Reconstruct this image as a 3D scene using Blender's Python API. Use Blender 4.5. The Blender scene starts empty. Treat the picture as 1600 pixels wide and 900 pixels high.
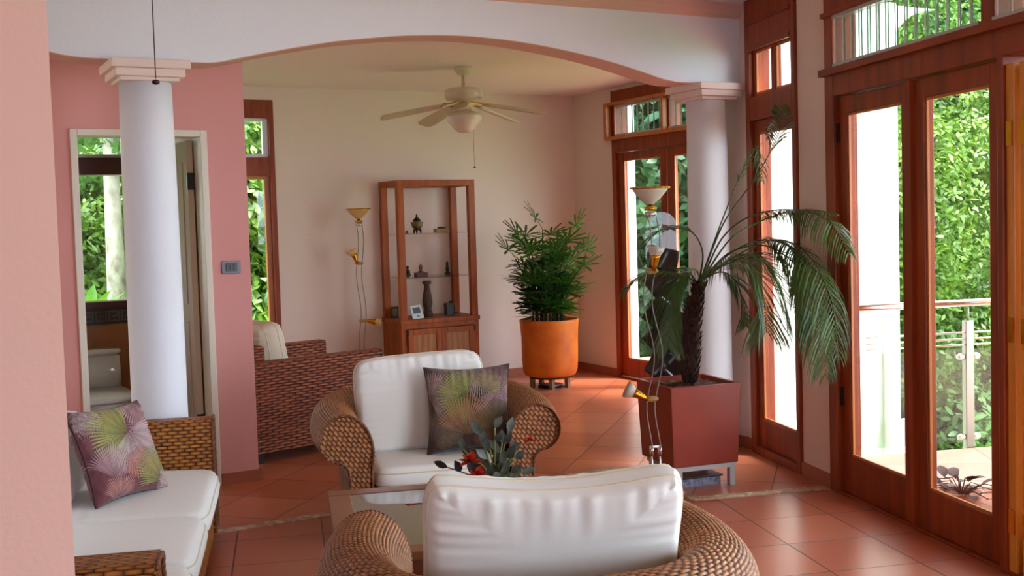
import bpy, math, random
import numpy as np
from math import sin, cos, pi, radians, sqrt
from mathutils import Vector, Matrix
random.seed(7); np.random.seed(7)
SC = bpy.context.scene
COL = SC.collection

# ---------------------------------------------------------------- camera
H = 1.5
F_PX, CY, PITCH, ROLL, HEAD = 1737.8, 432.1, 2.931, 1.687, 28.418
NA = radians(28.418 - 11.458)          # the near room is turned by this angle
def cam_axes():
    p, r, h = radians(PITCH), radians(ROLL), radians(HEAD)
    F = Vector((0, cos(p), -sin(p))); R0 = Vector((1, 0, 0)); U0 = R0.cross(F)
    R = cos(r)*R0 - sin(r)*U0; U = sin(r)*R0 + cos(r)*U0
    m = Matrix.Rotation(-h, 3, 'Z')
    return m @ R, m @ U, m @ F
CR, CU, CF = cam_axes()
cd = bpy.data.cameras.new('camera'); cam = bpy.data.objects.new('camera', cd); COL.objects.link(cam)
m3 = Matrix((CR, CU, -CF)).transposed(); cam.matrix_world = Matrix.Translation((0, 0, H)) @ m3.to_4x4()
cd.sensor_width = 36.0; cd.lens = F_PX/1600*36.0
cd.shift_x = 0.0; cd.shift_y = -(450-CY)/1600
cd.clip_start = 0.05; cd.clip_end = 500
SC.camera = cam

# ---------------------------------------------------------------- light
SC.view_settings.view_transform = 'Standard'; SC.view_settings.look = 'None'
SC.view_settings.gamma = 1.0; SC.view_settings.use_curve_mapping = False
SC.view_settings.exposure = 1.6
w = bpy.data.worlds.new('sky'); SC.world = w; w.use_nodes = True
bg = w.node_tree.nodes['Background']
bg.inputs[0].default_value = (0.74, 0.88, 1.0, 1); bg.inputs[1].default_value = 3.2
sd = bpy.data.lights.new('sun', 'SUN'); sun = bpy.data.objects.new('sun', sd); COL.objects.link(sun)
sd.energy = 4.6; sd.angle = radians(14); sd.color = (1, .96, .92)
sun.rotation_euler = Vector((-0.36, 0.26, -0.90)).to_track_quat('-Z', 'Y').to_euler()

# ---------------------------------------------------------------- helpers
def lin(c):
    if isinstance(c, str): c = tuple(int(c[i:i+2], 16) for i in (0, 2, 4))
    return tuple(((x/255)/12.92 if x/255 <= .04045 else ((x/255+.055)/1.055)**2.4) for x in c[:3]) + (1,)

MATS = {}
def mat(name, col, rough=.5, spec=.5, metal=0, trans=0, noise=None, bump=0, bscale=40, sheen=0, coat=0):
    if name in MATS: return MATS[name]
    m = bpy.data.materials.new(name); m.use_nodes = True; nt = m.node_tree; b = nt.nodes['Principled BSDF']
    b.inputs['Base Color'].default_value = lin(col); b.inputs['Roughness'].default_value = rough
    b.inputs['Metallic'].default_value = metal; b.inputs['Specular IOR Level'].default_value = spec
    b.inputs['Transmission Weight'].default_value = trans
    b.inputs['Sheen Weight'].default_value = sheen; b.inputs['Coat Weight'].default_value = coat
    if noise or bump:
        tc = nt.nodes.new('ShaderNodeTexCoord')
        if noise:
            c2, sc, st = noise[:3]
            n = nt.nodes.new('ShaderNodeTexNoise'); n.inputs['Scale'].default_value = sc; n.inputs['Detail'].default_value = 6
            mp = nt.nodes.new('ShaderNodeMapping'); mp.inputs['Scale'].default_value = st
            nt.links.new(tc.outputs['Object'], mp.inputs[0]); nt.links.new(mp.outputs[0], n.inputs['Vector'])
            r = nt.nodes.new('ShaderNodeValToRGB'); r.color_ramp.elements[0].position = .32; r.color_ramp.elements[1].position = .68
            r.color_ramp.elements[0].color = lin(col); r.color_ramp.elements[1].color = lin(c2)
            nt.links.new(n.outputs[0], r.inputs[0]); nt.links.new(r.outputs[0], b.inputs['Base Color'])
        if bump:
            n2 = nt.nodes.new('ShaderNodeTexNoise'); n2.inputs['Scale'].default_value = bscale; n2.inputs['Detail'].default_value = 4
            nt.links.new(tc.outputs['Object'], n2.inputs['Vector'])
            bp = nt.nodes.new('ShaderNodeBump'); bp.inputs['Strength'].default_value = bump; bp.inputs['Distance'].default_value = .01
            nt.links.new(n2.outputs[0], bp.inputs['Height']); nt.links.new(bp.outputs[0], b.inputs['Normal'])
    MATS[name] = m; return m

def node_math(nt, op, a, b=None):
    n = nt.nodes.new('ShaderNodeMath'); n.operation = op
    for i, v in enumerate((a, b)):
        if v is None: continue
        if hasattr(v, 'links'): nt.links.new(v, n.inputs[i])
        else: n.inputs[i].default_value = v
    return n.outputs[0]

def weave_mat(name, dark, mid, light, w, h, bump=.6, rough=.42, rot=0):
    m = bpy.data.materials.new(name); m.use_nodes = True; nt = m.node_tree; b = nt.nodes['Principled BSDF']
    uv = nt.nodes.new('ShaderNodeUVMap'); sp = nt.nodes.new('ShaderNodeSeparateXYZ'); mp = nt.nodes.new('ShaderNodeMapping'); mp.inputs['Rotation'].default_value = (0, 0, rot)
    nt.links.new(uv.outputs[0], mp.inputs[0]); nt.links.new(mp.outputs[0], sp.inputs[0])
    M = lambda op, a, b_=None: node_math(nt, op, a, b_)
    u = M('DIVIDE', sp.outputs[0], w); v = M('DIVIDE', sp.outputs[1], h)
    row = M('FLOOR', v); off = M('MULTIPLY', M('MODULO', M('ABSOLUTE', row), 2.0), .5)
    u2 = M('ADD', u, off); fu = M('FRACT', u2); fv = M('FRACT', v)
    hx = M('POWER', M('SINE', M('MULTIPLY', fu, pi)), .6); hv = M('POWER', M('SINE', M('MULTIPLY', fv, pi)), .5)
    hh = M('MULTIPLY', hx, hv)
    # one tone per strand: random value of the cell
    cx = nt.nodes.new('ShaderNodeCombineXYZ'); nt.links.new(M('FLOOR', u2), cx.inputs[0]); nt.links.new(row, cx.inputs[1])
    wn = nt.nodes.new('ShaderNodeTexWhiteNoise'); wn.noise_dimensions = '2D'; nt.links.new(cx.outputs[0], wn.inputs['Vector'])
    k = M('ADD', M('MULTIPLY', hh, .85), M('MULTIPLY', wn.outputs[0], .25))  # tone darkens into the gaps: recess shade put into the colour
    r = nt.nodes.new('ShaderNodeValToRGB'); e = r.color_ramp.elements
    e[0].position = .18; e[0].color = lin(dark); e[1].position = 1.0; e[1].color = lin(light)
    x = e.new(.5); x.color = lin(mid)
    nt.links.new(k, r.inputs[0]); nt.links.new(r.outputs[0], b.inputs['Base Color'])
    bp = nt.nodes.new('ShaderNodeBump'); bp.inputs['Strength'].default_value = bump; bp.inputs['Distance'].default_value = .004
    nt.links.new(hh, bp.inputs['Height']); nt.links.new(bp.outputs[0], b.inputs['Normal'])
    b.inputs['Roughness'].default_value = rough; b.inputs['Specular IOR Level'].default_value = .35
    return m

def tile_mat(name, c1, c2, grout, size, rot, ox, oy, rough=.28):
    m = bpy.data.materials.new(name); m.use_nodes = True; nt = m.node_tree; b = nt.nodes['Principled BSDF']
    tc = nt.nodes.new('ShaderNodeTexCoord'); mp = nt.nodes.new('ShaderNodeMapping')
    mp.inputs['Rotation'].default_value = (0, 0, rot); nt.links.new(tc.outputs['Object'], mp.inputs[0])
    sp = nt.nodes.new('ShaderNodeSeparateXYZ'); nt.links.new(mp.outputs[0], sp.inputs[0])
    M = lambda op, a, b_=None: node_math(nt, op, a, b_)
    u = M('DIVIDE', M('SUBTRACT', sp.outputs[0], ox), size); v = M('DIVIDE', M('SUBTRACT', sp.outputs[1], oy), size)
    du = M('ABSOLUTE', M('SUBTRACT', M('FRACT', M('ADD', u, .5)), .5)); dv = M('ABSOLUTE', M('SUBTRACT', M('FRACT', M('ADD', v, .5)), .5))
    d = M('MINIMUM', du, dv)
    g = nt.nodes.new('ShaderNodeMapRange'); g.inputs[1].default_value = .007; g.inputs[2].default_value = .011; nt.links.new(d, g.inputs[0])
    cx = nt.nodes.new('ShaderNodeCombineXYZ'); nt.links.new(M('FLOOR', u), cx.inputs[0]); nt.links.new(M('FLOOR', v), cx.inputs[1])
    wn = nt.nodes.new('ShaderNodeTexWhiteNoise'); wn.noise_dimensions = '2D'; nt.links.new(cx.outputs[0], wn.inputs['Vector'])
    no = nt.nodes.new('ShaderNodeTexNoise'); no.inputs['Scale'].default_value = 2.6; no.inputs['Detail'].default_value = 2
    nt.links.new(tc.outputs['Object'], no.inputs['Vector'])
    k = M('ADD', M('MULTIPLY', wn.outputs[0], .5), M('MULTIPLY', no.outputs[0], .45))
    r = nt.nodes.new('ShaderNodeValToRGB'); r.color_ramp.elements[0].position = 0; r.color_ramp.elements[1].position = 1
    r.color_ramp.elements[0].color = lin(c1); r.color_ramp.elements[1].color = lin(c2); nt.links.new(k, r.inputs[0])
    mx = nt.nodes.new('ShaderNodeMix'); mx.data_type = 'RGBA'; nt.links.new(g.outputs[0], mx.inputs['Factor'])
    mx.inputs['A'].default_value = lin(grout); nt.links.new(r.outputs[0], mx.inputs['B']); nt.links.new(mx.outputs['Result'], b.inputs['Base Color'])
    bp = nt.nodes.new('ShaderNodeBump'); bp.inputs['Strength'].default_value = .35; bp.inputs['Distance'].default_value = .004
    hb = M('ADD', g.outputs[0], M('MULTIPLY', no.outputs[0], .06))
    nt.links.new(hb, bp.inputs['Height']); nt.links.new(bp.outputs[0], b.inputs['Normal'])
    b.inputs['Roughness'].default_value = rough
    b.inputs['Specular IOR Level'].default_value = .55
    return m

def vcol_mat(name, rough=.85, sheen=.2, bump=.15, bscale=300):
    m = bpy.data.materials.new(name); m.use_nodes = True; nt = m.node_tree; b = nt.nodes['Principled BSDF']
    a = nt.nodes.new('ShaderNodeAttribute'); a.attribute_name = 'Col'; nt.links.new(a.outputs['Color'], b.inputs['Base Color'])
    b.inputs['Roughness'].default_value = rough; b.inputs['Sheen Weight'].default_value = sheen
    return m

def glass_mat(name, tint=(1, 1, 1), refl=1.0):
    m = bpy.data.materials.new(name); m.use_nodes = True; nt = m.node_tree; nt.nodes.clear()
    o = nt.nodes.new('ShaderNodeOutputMaterial'); t = nt.nodes.new('ShaderNodeBsdfTransparent'); t.inputs[0].default_value = tuple(tint)+(1,)
    g = nt.nodes.new('ShaderNodeBsdfGlossy'); g.inputs['Roughness'].default_value = .01
    fr = nt.nodes.new('ShaderNodeLayerWeight'); fr.inputs['Blend'].default_value = .5   # facing = 1 - cos
    f5 = node_math(nt, 'POWER', fr.outputs['Facing'], 5.0)
    f2 = node_math(nt, 'MULTIPLY', node_math(nt, 'ADD', node_math(nt, 'MULTIPLY', f5, .96), .03), refl)
    f2 = node_math(nt, 'MINIMUM', f2, 1.0)
    mx = nt.nodes.new('ShaderNodeMixShader'); nt.links.new(f2, mx.inputs[0]); nt.links.new(t.outputs[0], mx.inputs[1]); nt.links.new(g.outputs[0], mx.inputs[2])
    nt.links.new(mx.outputs[0], o.inputs[0]); return m

class MB:
    def __init__(s): s.v = []; s.f = []; s.uv = []; s.sm = []
    def add(s, vs, fs, uvs=None, smooth=False):
        o = len(s.v); s.v += [tuple(x) for x in vs]
        for i, f in enumerate(fs):
            s.f.append([o+k for k in f]); s.sm.append(smooth)
            s.uv.append(uvs[i] if uvs else [(0, 0)]*len(f))
        return s
    def box(s, a, b, mx=None, uvs=1.0):
        x0, y0, z0 = a; x1, y1, z1 = b
        vs = [(x0,y0,z0),(x1,y0,z0),(x1,y1,z0),(x0,y1,z0),(x0,y0,z1),(x1,y0,z1),(x1,y1,z1),(x0,y1,z1)]
        fs = [(0,3,2,1),(4,5,6,7),(0,1,5,4),(1,2,6,5),(2,3,7,6),(3,0,4,7)]
        uv = []
        for k, f in enumerate(fs):
            ax = (0, 1) if k < 2 else ((0, 2) if k in (2, 4) else (1, 2))
            uv.append([(vs[i][ax[0]]*uvs, vs[i][ax[1]]*uvs) for i in f])
        if mx is not None: vs = [tuple(mx @ Vector(v)) for v in vs]
        return s.add(vs, fs, uv)
    def prism(s, pts, z0, z1, axis='z', mx=None):
        # pts: polygon (ccw) ; extruded along axis
        n = len(pts)
        def P(p, t):
            return {'z': (p[0], p[1], t), 'y': (p[0], t, p[1]), 'x': (t, p[0], p[1])}[axis]
        vs = [P(p, z0) for p in pts] + [P(p, z1) for p in pts]
        fs = [tuple(range(n))[::-1], tuple(range(n, 2*n))] + [(i, (i+1) % n, n+(i+1) % n, n+i) for i in range(n)]
        uvs = [[pts[i] for i in f_] if False else [(pts[i % n][0], pts[i % n][1]) for i in f_] for f_ in fs[:2]]
        for f_ in fs[2:]: uvs.append([(vs[i][0]+vs[i][1], vs[i][2]) for i in f_])
        if mx is not None: vs = [tuple(mx @ Vector(v)) for v in vs]
        return s.add(vs, fs, uvs)
    def lathe(s, prof, c=(0, 0, 0), n=32, cap=True, mx=None, rfun=None):
        vs = []; fs = []
        for (r, z) in prof:
            for i in range(n):
                a = 2*pi*i/n; q = r*(rfun(a, z) if rfun else 1)
                vs.append((c[0]+q*cos(a), c[1]+q*sin(a), c[2]+z))
        for j in range(len(prof)-1):
            for i in range(n): fs.append((j*n+i, j*n+(i+1) % n, (j+1)*n+(i+1) % n, (j+1)*n+i))
        if cap:
            if prof[0][0] > 1e-5: fs.append(tuple(range(n))[::-1])
            if prof[-1][0] > 1e-5: fs.append(tuple((len(prof)-1)*n+i for i in range(n)))
        if mx is not None: vs = [tuple(mx @ Vector(v)) for v in vs]
        return s.add(vs, fs, smooth=True)
    def tube(s, pts, r, n=8, cap=True, closed=False, tw=0):
        pts = [Vector(p) for p in pts]; k = len(pts); rs = r if hasattr(r, '__len__') else [r]*k
        vs = []; fs = []; up = Vector((0, 0, 1)); prev = None
        for i, p in enumerate(pts):
            if closed: t = pts[(i+1) % k]-pts[i-1]
            else: t = pts[min(i+1, k-1)]-pts[max(i-1, 0)]
            t = t.normalized() if t.length > 1e-9 else Vector((0, 0, 1))
            if prev is None:
                a = up if abs(t.z) < .95 else Vector((1, 0, 0)); x = t.cross(a).normalized()
            else:
                x = prev - t*prev.dot(t); x = x.normalized() if x.length > 1e-6 else t.orthogonal().normalized()
            prev = x; y = t.cross(x)
            for j in range(n):
                a = 2*pi*j/n + tw*i; vs.append(tuple(p + (x*cos(a)+y*sin(a))*rs[i]))
        for i in range(k if closed else k-1):
            i2 = (i+1) % k
            for j in range(n): fs.append((i*n+j, i*n+(j+1) % n, i2*n+(j+1) % n, i2*n+j))
        if cap and not closed: fs.append(tuple(range(n))[::-1]); fs.append(tuple((k-1)*n+j for j in range(n)))
        return s.add(vs, fs, smooth=True)
    def sphere(s, c, r, n=16, mx=None):
        rx, ry, rz = r if hasattr(r, '__len__') else (r, r, r)
        vs = []; fs = []; m_ = n//2
        for j in range(m_+1):
            t = pi*j/m_
            for i in range(n):
                a = 2*pi*i/n; vs.append((c[0]+rx*sin(t)*cos(a), c[1]+ry*sin(t)*sin(a), c[2]-rz*cos(t)))
        for j in range(m_):
            for i in range(n): fs.append((j*n+i, j*n+(i+1) % n, (j+1)*n+(i+1) % n, (j+1)*n+i))
        if mx is not None: vs = [tuple(mx @ Vector(v)) for v in vs]
        return s.add(vs, fs, smooth=True)
    def build(s, name, m, parent=None, bevel=0, uvname='UVMap'):
        me = bpy.data.meshes.new(name); me.from_pydata(s.v, [], s.f); me.update()
        ul = me.uv_layers.new(name=uvname); flat = [c for f in s.uv for p in f for c in p]
        ul.data.foreach_set('uv', flat)
        me.polygons.foreach_set('use_smooth', s.sm)
        me.materials.append(m); o = bpy.data.objects.new(name, me); COL.objects.link(o)
        if parent: o.parent = parent
        if bevel:
            bv = o.modifiers.new('bevel', 'BEVEL'); bv.width = bevel; bv.segments = 2; bv.limit_method = 'ANGLE'; bv.angle_limit = radians(40)
        return o

def grid(name, P, UV, m, parent=None, cols=None, wrap_u=False, wrap_v=False, flip=False):
    """P: (a, b, 3) array of vertices, linked as one quad mesh"""
    a, b = P.shape[:2]; idx = np.arange(a*b).reshape(a, b)
    I = np.arange(a if wrap_u else a-1); J = np.arange(b if wrap_v else b-1)
    i, j = np.meshgrid(I, J, indexing='ij'); i2 = (i+1) % a; j2 = (j+1) % b
    q = np.stack([idx[i, j], idx[i2, j], idx[i2, j2], idx[i, j2]], -1).reshape(-1, 4)
    if flip: q = q[:, ::-1]
    me = bpy.data.meshes.new(name); nf = len(q)
    me.vertices.add(a*b); me.vertices.foreach_set('co', P.reshape(-1).astype(np.float32))
    me.loops.add(nf*4); me.loops.foreach_set('vertex_index', q.reshape(-1).astype(np.int32))
    me.polygons.add(nf); me.polygons.foreach_set('loop_start', np.arange(0, nf*4, 4, dtype=np.int32))
    me.polygons.foreach_set('loop_total', np.full(nf, 4, dtype=np.int32))
    me.update(calc_edges=True); me.validate()
    me.polygons.foreach_set('use_smooth', np.ones(nf, dtype=bool))
    if UV is not None:
        ul = me.uv_layers.new(name='UVMap'); ul.data.foreach_set('uv', UV.reshape(-1, 2)[q.reshape(-1)].reshape(-1).astype(np.float32))
    if cols is not None:
        ca = me.color_attributes.new('Col', 'FLOAT_COLOR', 'POINT'); ca.data.foreach_set('color', cols.reshape(-1).astype(np.float32))
    me.materials.append(m); o = bpy.data.objects.new(name, me); COL.objects.link(o)
    if parent: o.parent = parent
    return o

def empty(name, loc=(0, 0, 0), rz=0.0):
    o = bpy.data.objects.new(name, None); COL.objects.link(o); o.location = loc; o.rotation_euler = (0, 0, rz); o.empty_display_size = .1
    return o
def thing(o, label, cat, group=None):
    o['label'] = label; o['category'] = cat
    if group: o['group'] = group
    return o
def struct(o): o['kind'] = 'structure'; return o
def stuff(o): o['kind'] = 'stuff'; return o
def near(name): return empty(name, (0, 0, 0), -NA)       # local axes of the near room
def NW(n, m, z=0): return Vector((n*cos(NA)+m*sin(NA), -n*sin(NA)+m*cos(NA), z))
def frame(o, origin, right, up):
    """place an object: local x = right, z = up, -y = front"""
    r = Vector(right).normalized(); u = Vector(up); u = (u-r*u.dot(r)).normalized(); f = u.cross(r)
    o.matrix_world = Matrix.Translation(Vector(origin)) @ Matrix((r, f, u)).transposed().to_4x4()
    return o
def catmull(pts, n=8, closed=False):
    pts = [np.array(p, float) for p in pts]; k = len(pts); out = []
    for i in range(k if closed else k-1):
        if closed: p0, p1, p2, p3 = pts[i-1], pts[i], pts[(i+1) % k], pts[(i+2) % k]
        else: p0, p1, p2, p3 = pts[max(i-1, 0)], pts[i], pts[i+1], pts[min(i+2, k-1)]
        for j in range(n):
            t = j/n; out.append(.5*((2*p1)+(-p0+p2)*t+(2*p0-5*p1+4*p2-p3)*t*t+(-p0+3*p1-3*p2+p3)*t**3))
    if not closed: out.append(pts[-1])
    return np.array(out)
def resample(P, n):
    d = np.r_[0, np.cumsum(np.linalg.norm(np.diff(P, axis=0), axis=1))]; t = np.linspace(0, d[-1], n)
    return np.stack([np.interp(t, d, P[:, k]) for k in range(P.shape[1])], 1), t

# ---------------------------------------------------------------- materials
WALL = mat('cream_plaster', 'EAD3C8', .9, .2, bump=.12, bscale=60)
WHITE = mat('white_plaster', 'EBEAF2', .9, .2, bump=.1, bscale=60)
CEIL = mat('ceiling_plaster', 'F5E2E2', .9, .2, bump=.06, bscale=40)
PINK = mat('pink_plaster', 'E6A29C', .9, .2, bump=.07, bscale=60)
SALM = mat('salmon_plaster', 'F6C9BC', .9, .2, bump=.06, bscale=80)
BASE = mat('terracotta_baseboard', 'A85B42', .45)
WOOD = mat('mahogany', '9E4014', .42, .35, noise=('742B0B', 3.0, (6, 6, .6)))
WOODH = mat('mahogany_rail', '9E4014', .42, .35, noise=('742B0B', 3.0, (1, 1, 6)))
WOODL = mat('lit_wood', 'CC7A34', .35, .5, noise=('B4622A', 3.0, (6, 6, .6)))  # orange of lit mahogany edges put into the base colour
TEAK = mat('cabinet_teak', 'B25A22', .42, .35, noise=('8C3E12', 4.0, (5, 5, .7)))
ALU = mat('aluminium', 'B9B5B2', .35, .6, metal=.7)
STEEL = mat('stainless_steel', '8E867C', .3, .6, metal=.85)
CHROME = mat('chrome', 'E3E3E6', .12, .6, metal=1)
BRASS = mat('brass', 'D89A2B', .22, .6, metal=1)
DARKM = mat('dark_metal', '2C2422', .45, .5, metal=.4)
GLASS = glass_mat('window_glass', (.97, .99, .98))
LOUVRE = glass_mat('louvre_glass', (.74, .84, .80), 1.6)
SHELFG = glass_mat('shelf_glass', (.9, .95, .93))
FAB = mat('cream_fabric', 'F3F1F0', .9, .15, bump=.05, bscale=300, sheen=.25)
FABP = mat('cream_piping', 'E6D9BE', .85, .15)
WICK = weave_mat('honey_wicker', '41200F', '8A5230', 'B98052', .023, .0125)
WICKF = weave_mat('honey_wicker_panel', '2E150B', '8A4F2B', 'B67A48', .032, .017, 1.0, rot=.95)
WICKD = weave_mat('red_brown_wicker', '2A0D08', '732C1A', 'AC5F3A', .085, .018, 1.3)
WICKS = weave_mat('golden_wicker', '35180A', '92501F', 'BE8040', .05, .017, 1.3)
STRAND = mat('wicker_braid', '8C5431', .45, noise=('5E3018', 60, (1, 1, 1)), bump=.4, bscale=120)
LEAFD = mat('palm_leaf_dark', '2E4A22', .42, .5, noise=('1C3318', 12, (1, 1, 1)))
def leaf_mat(name, c1, c2, trans=.35):
    m = bpy.data.materials.new(name); m.use_nodes = True; nt = m.node_tree; b = nt.nodes['Principled BSDF']; o = nt.nodes['Material Output']
    oi = nt.nodes.new('ShaderNodeTexCoord'); n = nt.nodes.new('ShaderNodeTexNoise'); n.inputs['Scale'].default_value = 1.3; n.inputs['Detail'].default_value = 9
    n.inputs['Roughness'].default_value = .8
    nt.links.new(oi.outputs['Object'], n.inputs['Vector'])
    r = nt.nodes.new('ShaderNodeValToRGB'); r.color_ramp.elements[0].position = .38; r.color_ramp.elements[1].position = .62
    r.color_ramp.elements[0].color = lin(c1); r.color_ramp.elements[1].color = lin(c2)
    nt.links.new(n.outputs[0], r.inputs[0]); nt.links.new(r.outputs[0], b.inputs['Base Color']); b.inputs['Roughness'].default_value = .45
    t = nt.nodes.new('ShaderNodeBsdfTranslucent'); nt.links.new(r.outputs[0], t.inputs[0])
    mx = nt.nodes.new('ShaderNodeMixShader'); mx.inputs[0].default_value = trans
    nt.links.new(b.outputs[0], mx.inputs[1]); nt.links.new(t.outputs[0], mx.inputs[2]); nt.links.new(mx.outputs[0], o.inputs[0])
    return m
RHAP = leaf_mat('rhapis_leaf', '1E4418', '4C8A26', .35)
DATE = leaf_mat('date_palm_leaf', '2F4A26', '587236', .25)
TREE1 = leaf_mat('tree_leaf_bright', '28481A', '8FB046', .3)  # wide dark-to-bright range puts shaded foliage depth into the colour
TREE2 = leaf_mat('tree_leaf_mid', '3C6630', '74964A', .3)
TREE3 = leaf_mat('tree_leaf_dark', '26442A', '4A6E40', .2)
BARK = mat('bark', '5A4434', .9, noise=('3A2A20', 20, (1, 1, .3)), bump=.8, bscale=30)

# ================================================================ STRUCTURE
YB, XR, YBEAM, YP = 9.35, 5.79, 5.49, 6.503
ZC = 2.69
# ---- floors
def poly_obj(name, pts, z0, z1, m, parent=None): return MB().prism(pts, z0, z1).build(name, m, parent)
TN = tile_mat('terracotta_tiles_near', 'A8503A', 'C06E54', '4A241C', .409, NA, .124, 4.614)
TB = tile_mat('terracotta_tiles_diagonal', 'AE5436', 'C67656', '4A241C', .405, radians(45), -3.22, 5.05)
XJ = 3.59
sl = NW(0, 5.5); sr = NW(2.95, 5.5)
def on5(x): return (5.5 - x*sin(NA))/cos(NA)
nf = poly_obj('floor', [(-7, -2.5), (8.0, -2.5), (5.6, 3.5), tuple(NW(3.0, 5.5))[:2], (XJ, on5(XJ)), (XJ, 5.49), (-7, 5.49)], -.12, 0, TN); struct(nf)
bf = poly_obj('floor', [(-7, 5.49), (XJ, 5.49), (XJ, on5(XJ)), tuple(NW(3.0, 5.5))[:2], tuple(NW(3.0, 6.62))[:2], (4.72, 5.9), (6.0, 5.9), (6.0, 9.55), (-7, 9.55)], -.12, 0, TB); struct(bf)
MOS = mat('pebble_mosaic', 'B89A7E', .5, noise=('7C5A48', 38, (1, 1, 1)), bump=.5, bscale=60)
def voro(m, c1, c2, c3, sc):
    nt = m.node_tree; b = nt.nodes['Principled BSDF']; tc = nt.nodes.new('ShaderNodeTexCoord'); v = nt.nodes.new('ShaderNodeTexVoronoi'); v.inputs['Scale'].default_value = sc
    nt.links.new(tc.outputs['Object'], v.inputs['Vector']); r = nt.nodes.new('ShaderNodeValToRGB'); e = r.color_ramp.elements
    e[0].color = lin(c1); e[1].color = lin(c2); x = e.new(.5); x.color = lin(c3); s_ = nt.nodes.new('ShaderNodeSeparateColor')
    nt.links.new(v.outputs['Color'], s_.inputs[0]); nt.links.new(s_.outputs[0], r.inputs[0]); nt.links.new(r.outputs[0], b.inputs['Base Color'])
voro(MOS, 'C8AA90', 'E2C9AC', 'A27C62', 34)
s1 = MB().box((-1.5, YBEAM-.035, -.01), (XJ+.03, YBEAM+.035, .003)).build('trim_1', MOS); struct(s1)
s2 = MB().box((XJ-.035, on5(XJ)-.03, -.01), (XJ+.035, YBEAM-.036, .003)).build('trim_2', MOS); struct(s2)
e_ = near('trim_3'); n_at = (Vector((XJ, on5(XJ), 0)).xy).dot(Vector((cos(NA), -sin(NA))))
s3 = MB().box((n_at+.02, 5.465, -.01), (2.83, 5.535, .0035)).build('mosaic', MOS, e_); struct(e_)

# ---- far room walls
def wall_open(bm, u0, u1, z0, z1, holes, plane, t0, t1):
    """rectangular wall with rectangular holes; plane 'y': u=x, thickness t0..t1 in y ; 'x': u=y"""
    us = sorted({u0, u1, *[h[0] for h in holes], *[h[1] for h in holes]}); us = [u for u in us if u0 <= u <= u1]
    for a, b in zip(us[:-1], us[1:]):
        mid = (a+b)/2; segs = [(z0, z1)]
        for h in holes:
            if h[0] < mid < h[1]:
                ns = []
                for s0, s1_ in segs:
                    if h[2] > s0: ns.append((s0, min(h[2], s1_)))
                    if h[3] < s1_: ns.append((max(h[3], s0), s1_))
                segs = ns
        for s0, s1_ in segs:
            if s1_-s0 < 1e-4: continue
            if plane == 'y': bm.box((a, t0, s0), (b, t1, s1_))
            else: bm.box((t0, a, s0), (t1, b, s1_))
    return bm
WX0, WX1 = 2.12, 2.785
struct(wall_open(MB(), 1.64, 6.0, 0, ZC, [(WX0, WX1, .45, 2.575)], 'y', YB, YB+.18).build('wall_back', WALL))
struct(wall_open(MB(), 5.85, YB, 0, ZC, [(5.95, 8.655, 0.02, 2.655)], 'x', XR, XR+.18).build('wall_right', WALL))  # opening widened behind the column to let in more daylight
# stub wall at the beam and outer return
struct(MB().prism([(4.64, 5.40), (4.86, 5.47), (4.86, 5.66), (5.99, 5.66), (5.99, 5.85), (4.64, 5.85)], 0, 2.9).build('wall_right', WALL))
# pink wall with the bathroom doorway
struct(wall_open(MB(), -.6, 1.766, 0, ZC, [(.80, 1.54, 0, 2.066)], 'y', YP, YP+.14).build('wall_left', PINK))
# bathroom partition and end walls
struct(MB().box((1.56, YP+.14, 0), (1.64, YB+.18, ZC)).build('wall_left', WALL))
struct(MB().box((-.72, YP, 0), (-.6, 8.1, ZC)).build('wall_left', WALL))
# ceilings
struct(MB().box((-.72, 5.70, ZC), (6.0, YB+.18, ZC+.12)).build('ceiling', CEIL))
# baseboards
struct(MB().box((1.64, YB-.012, 0), (XR, YB, .075)).build('baseboard_back', BASE))
struct(MB().box((XR-.012, 8.655, 0), (XR, YB-.012, .075)).box((XR-.012, 5.86, 0), (XR, 5.95, .075)).build('baseboard_right', BASE))
struct(MB().box((1.545, YP-.014, 0), (1.78, YP, .062)).box((1.766, YP, 0), (1.78, YP+.14, .062)).build('baseboard_left', BASE))
struct(MB().box((-.6, YP-.014, 0), (.79, YP, .062)).build('baseboard_left', BASE))
struct(MB().box((4.626, 5.41, 0), (4.64, 5.85, .075)).build('baseboard_right', BASE))

# ---- arched beam
top = 2.71
apts = [(-.6, 2.40), (.1, 2.40), (.45, 2.365), (.60, 2.33), (.70, 2.312), (.84, 2.306), (1.24, 2.306), (1.36, 2.310), (1.483, 2.337), (1.645, 2.375), (1.812, 2.41), (1.983, 2.443), (2.159, 2.468),
        (2.34, 2.490), (2.526, 2.503), (2.67, 2.509), (2.815, 2.508), (3.015, 2.498), (3.221, 2.478), (3.433, 2.450), (3.652, 2.412), (3.878, 2.362), (4.02, 2.327), (4.111, 2.312), (4.20, 2.306), (4.64, 2.306)]
fine = catmull(apts, 4)
bm = MB(); n = len(fine)
vs = []; fs = []
for (x, z) in fine: vs += [(x, YBEAM, z), (x, YBEAM, top+.12), (x, YBEAM+.205, z), (x, YBEAM+.205, top+.12)]
for i in range(n-1):
    a, b = 4*i, 4*(i+1); fs += [(a, b, b+1, a+1), (a+2, a+3, b+3, b+2), (a, a+2, b+2, b), (a+1, b+1, b+3, a+3)]
fs += [(0, 1, 3, 2), (4*(n-1), 4*(n-1)+2, 4*(n-1)+3, 4*(n-1)+1)]
bm.add(vs, fs); struct(bm.build('wall_arch', WHITE))
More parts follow.
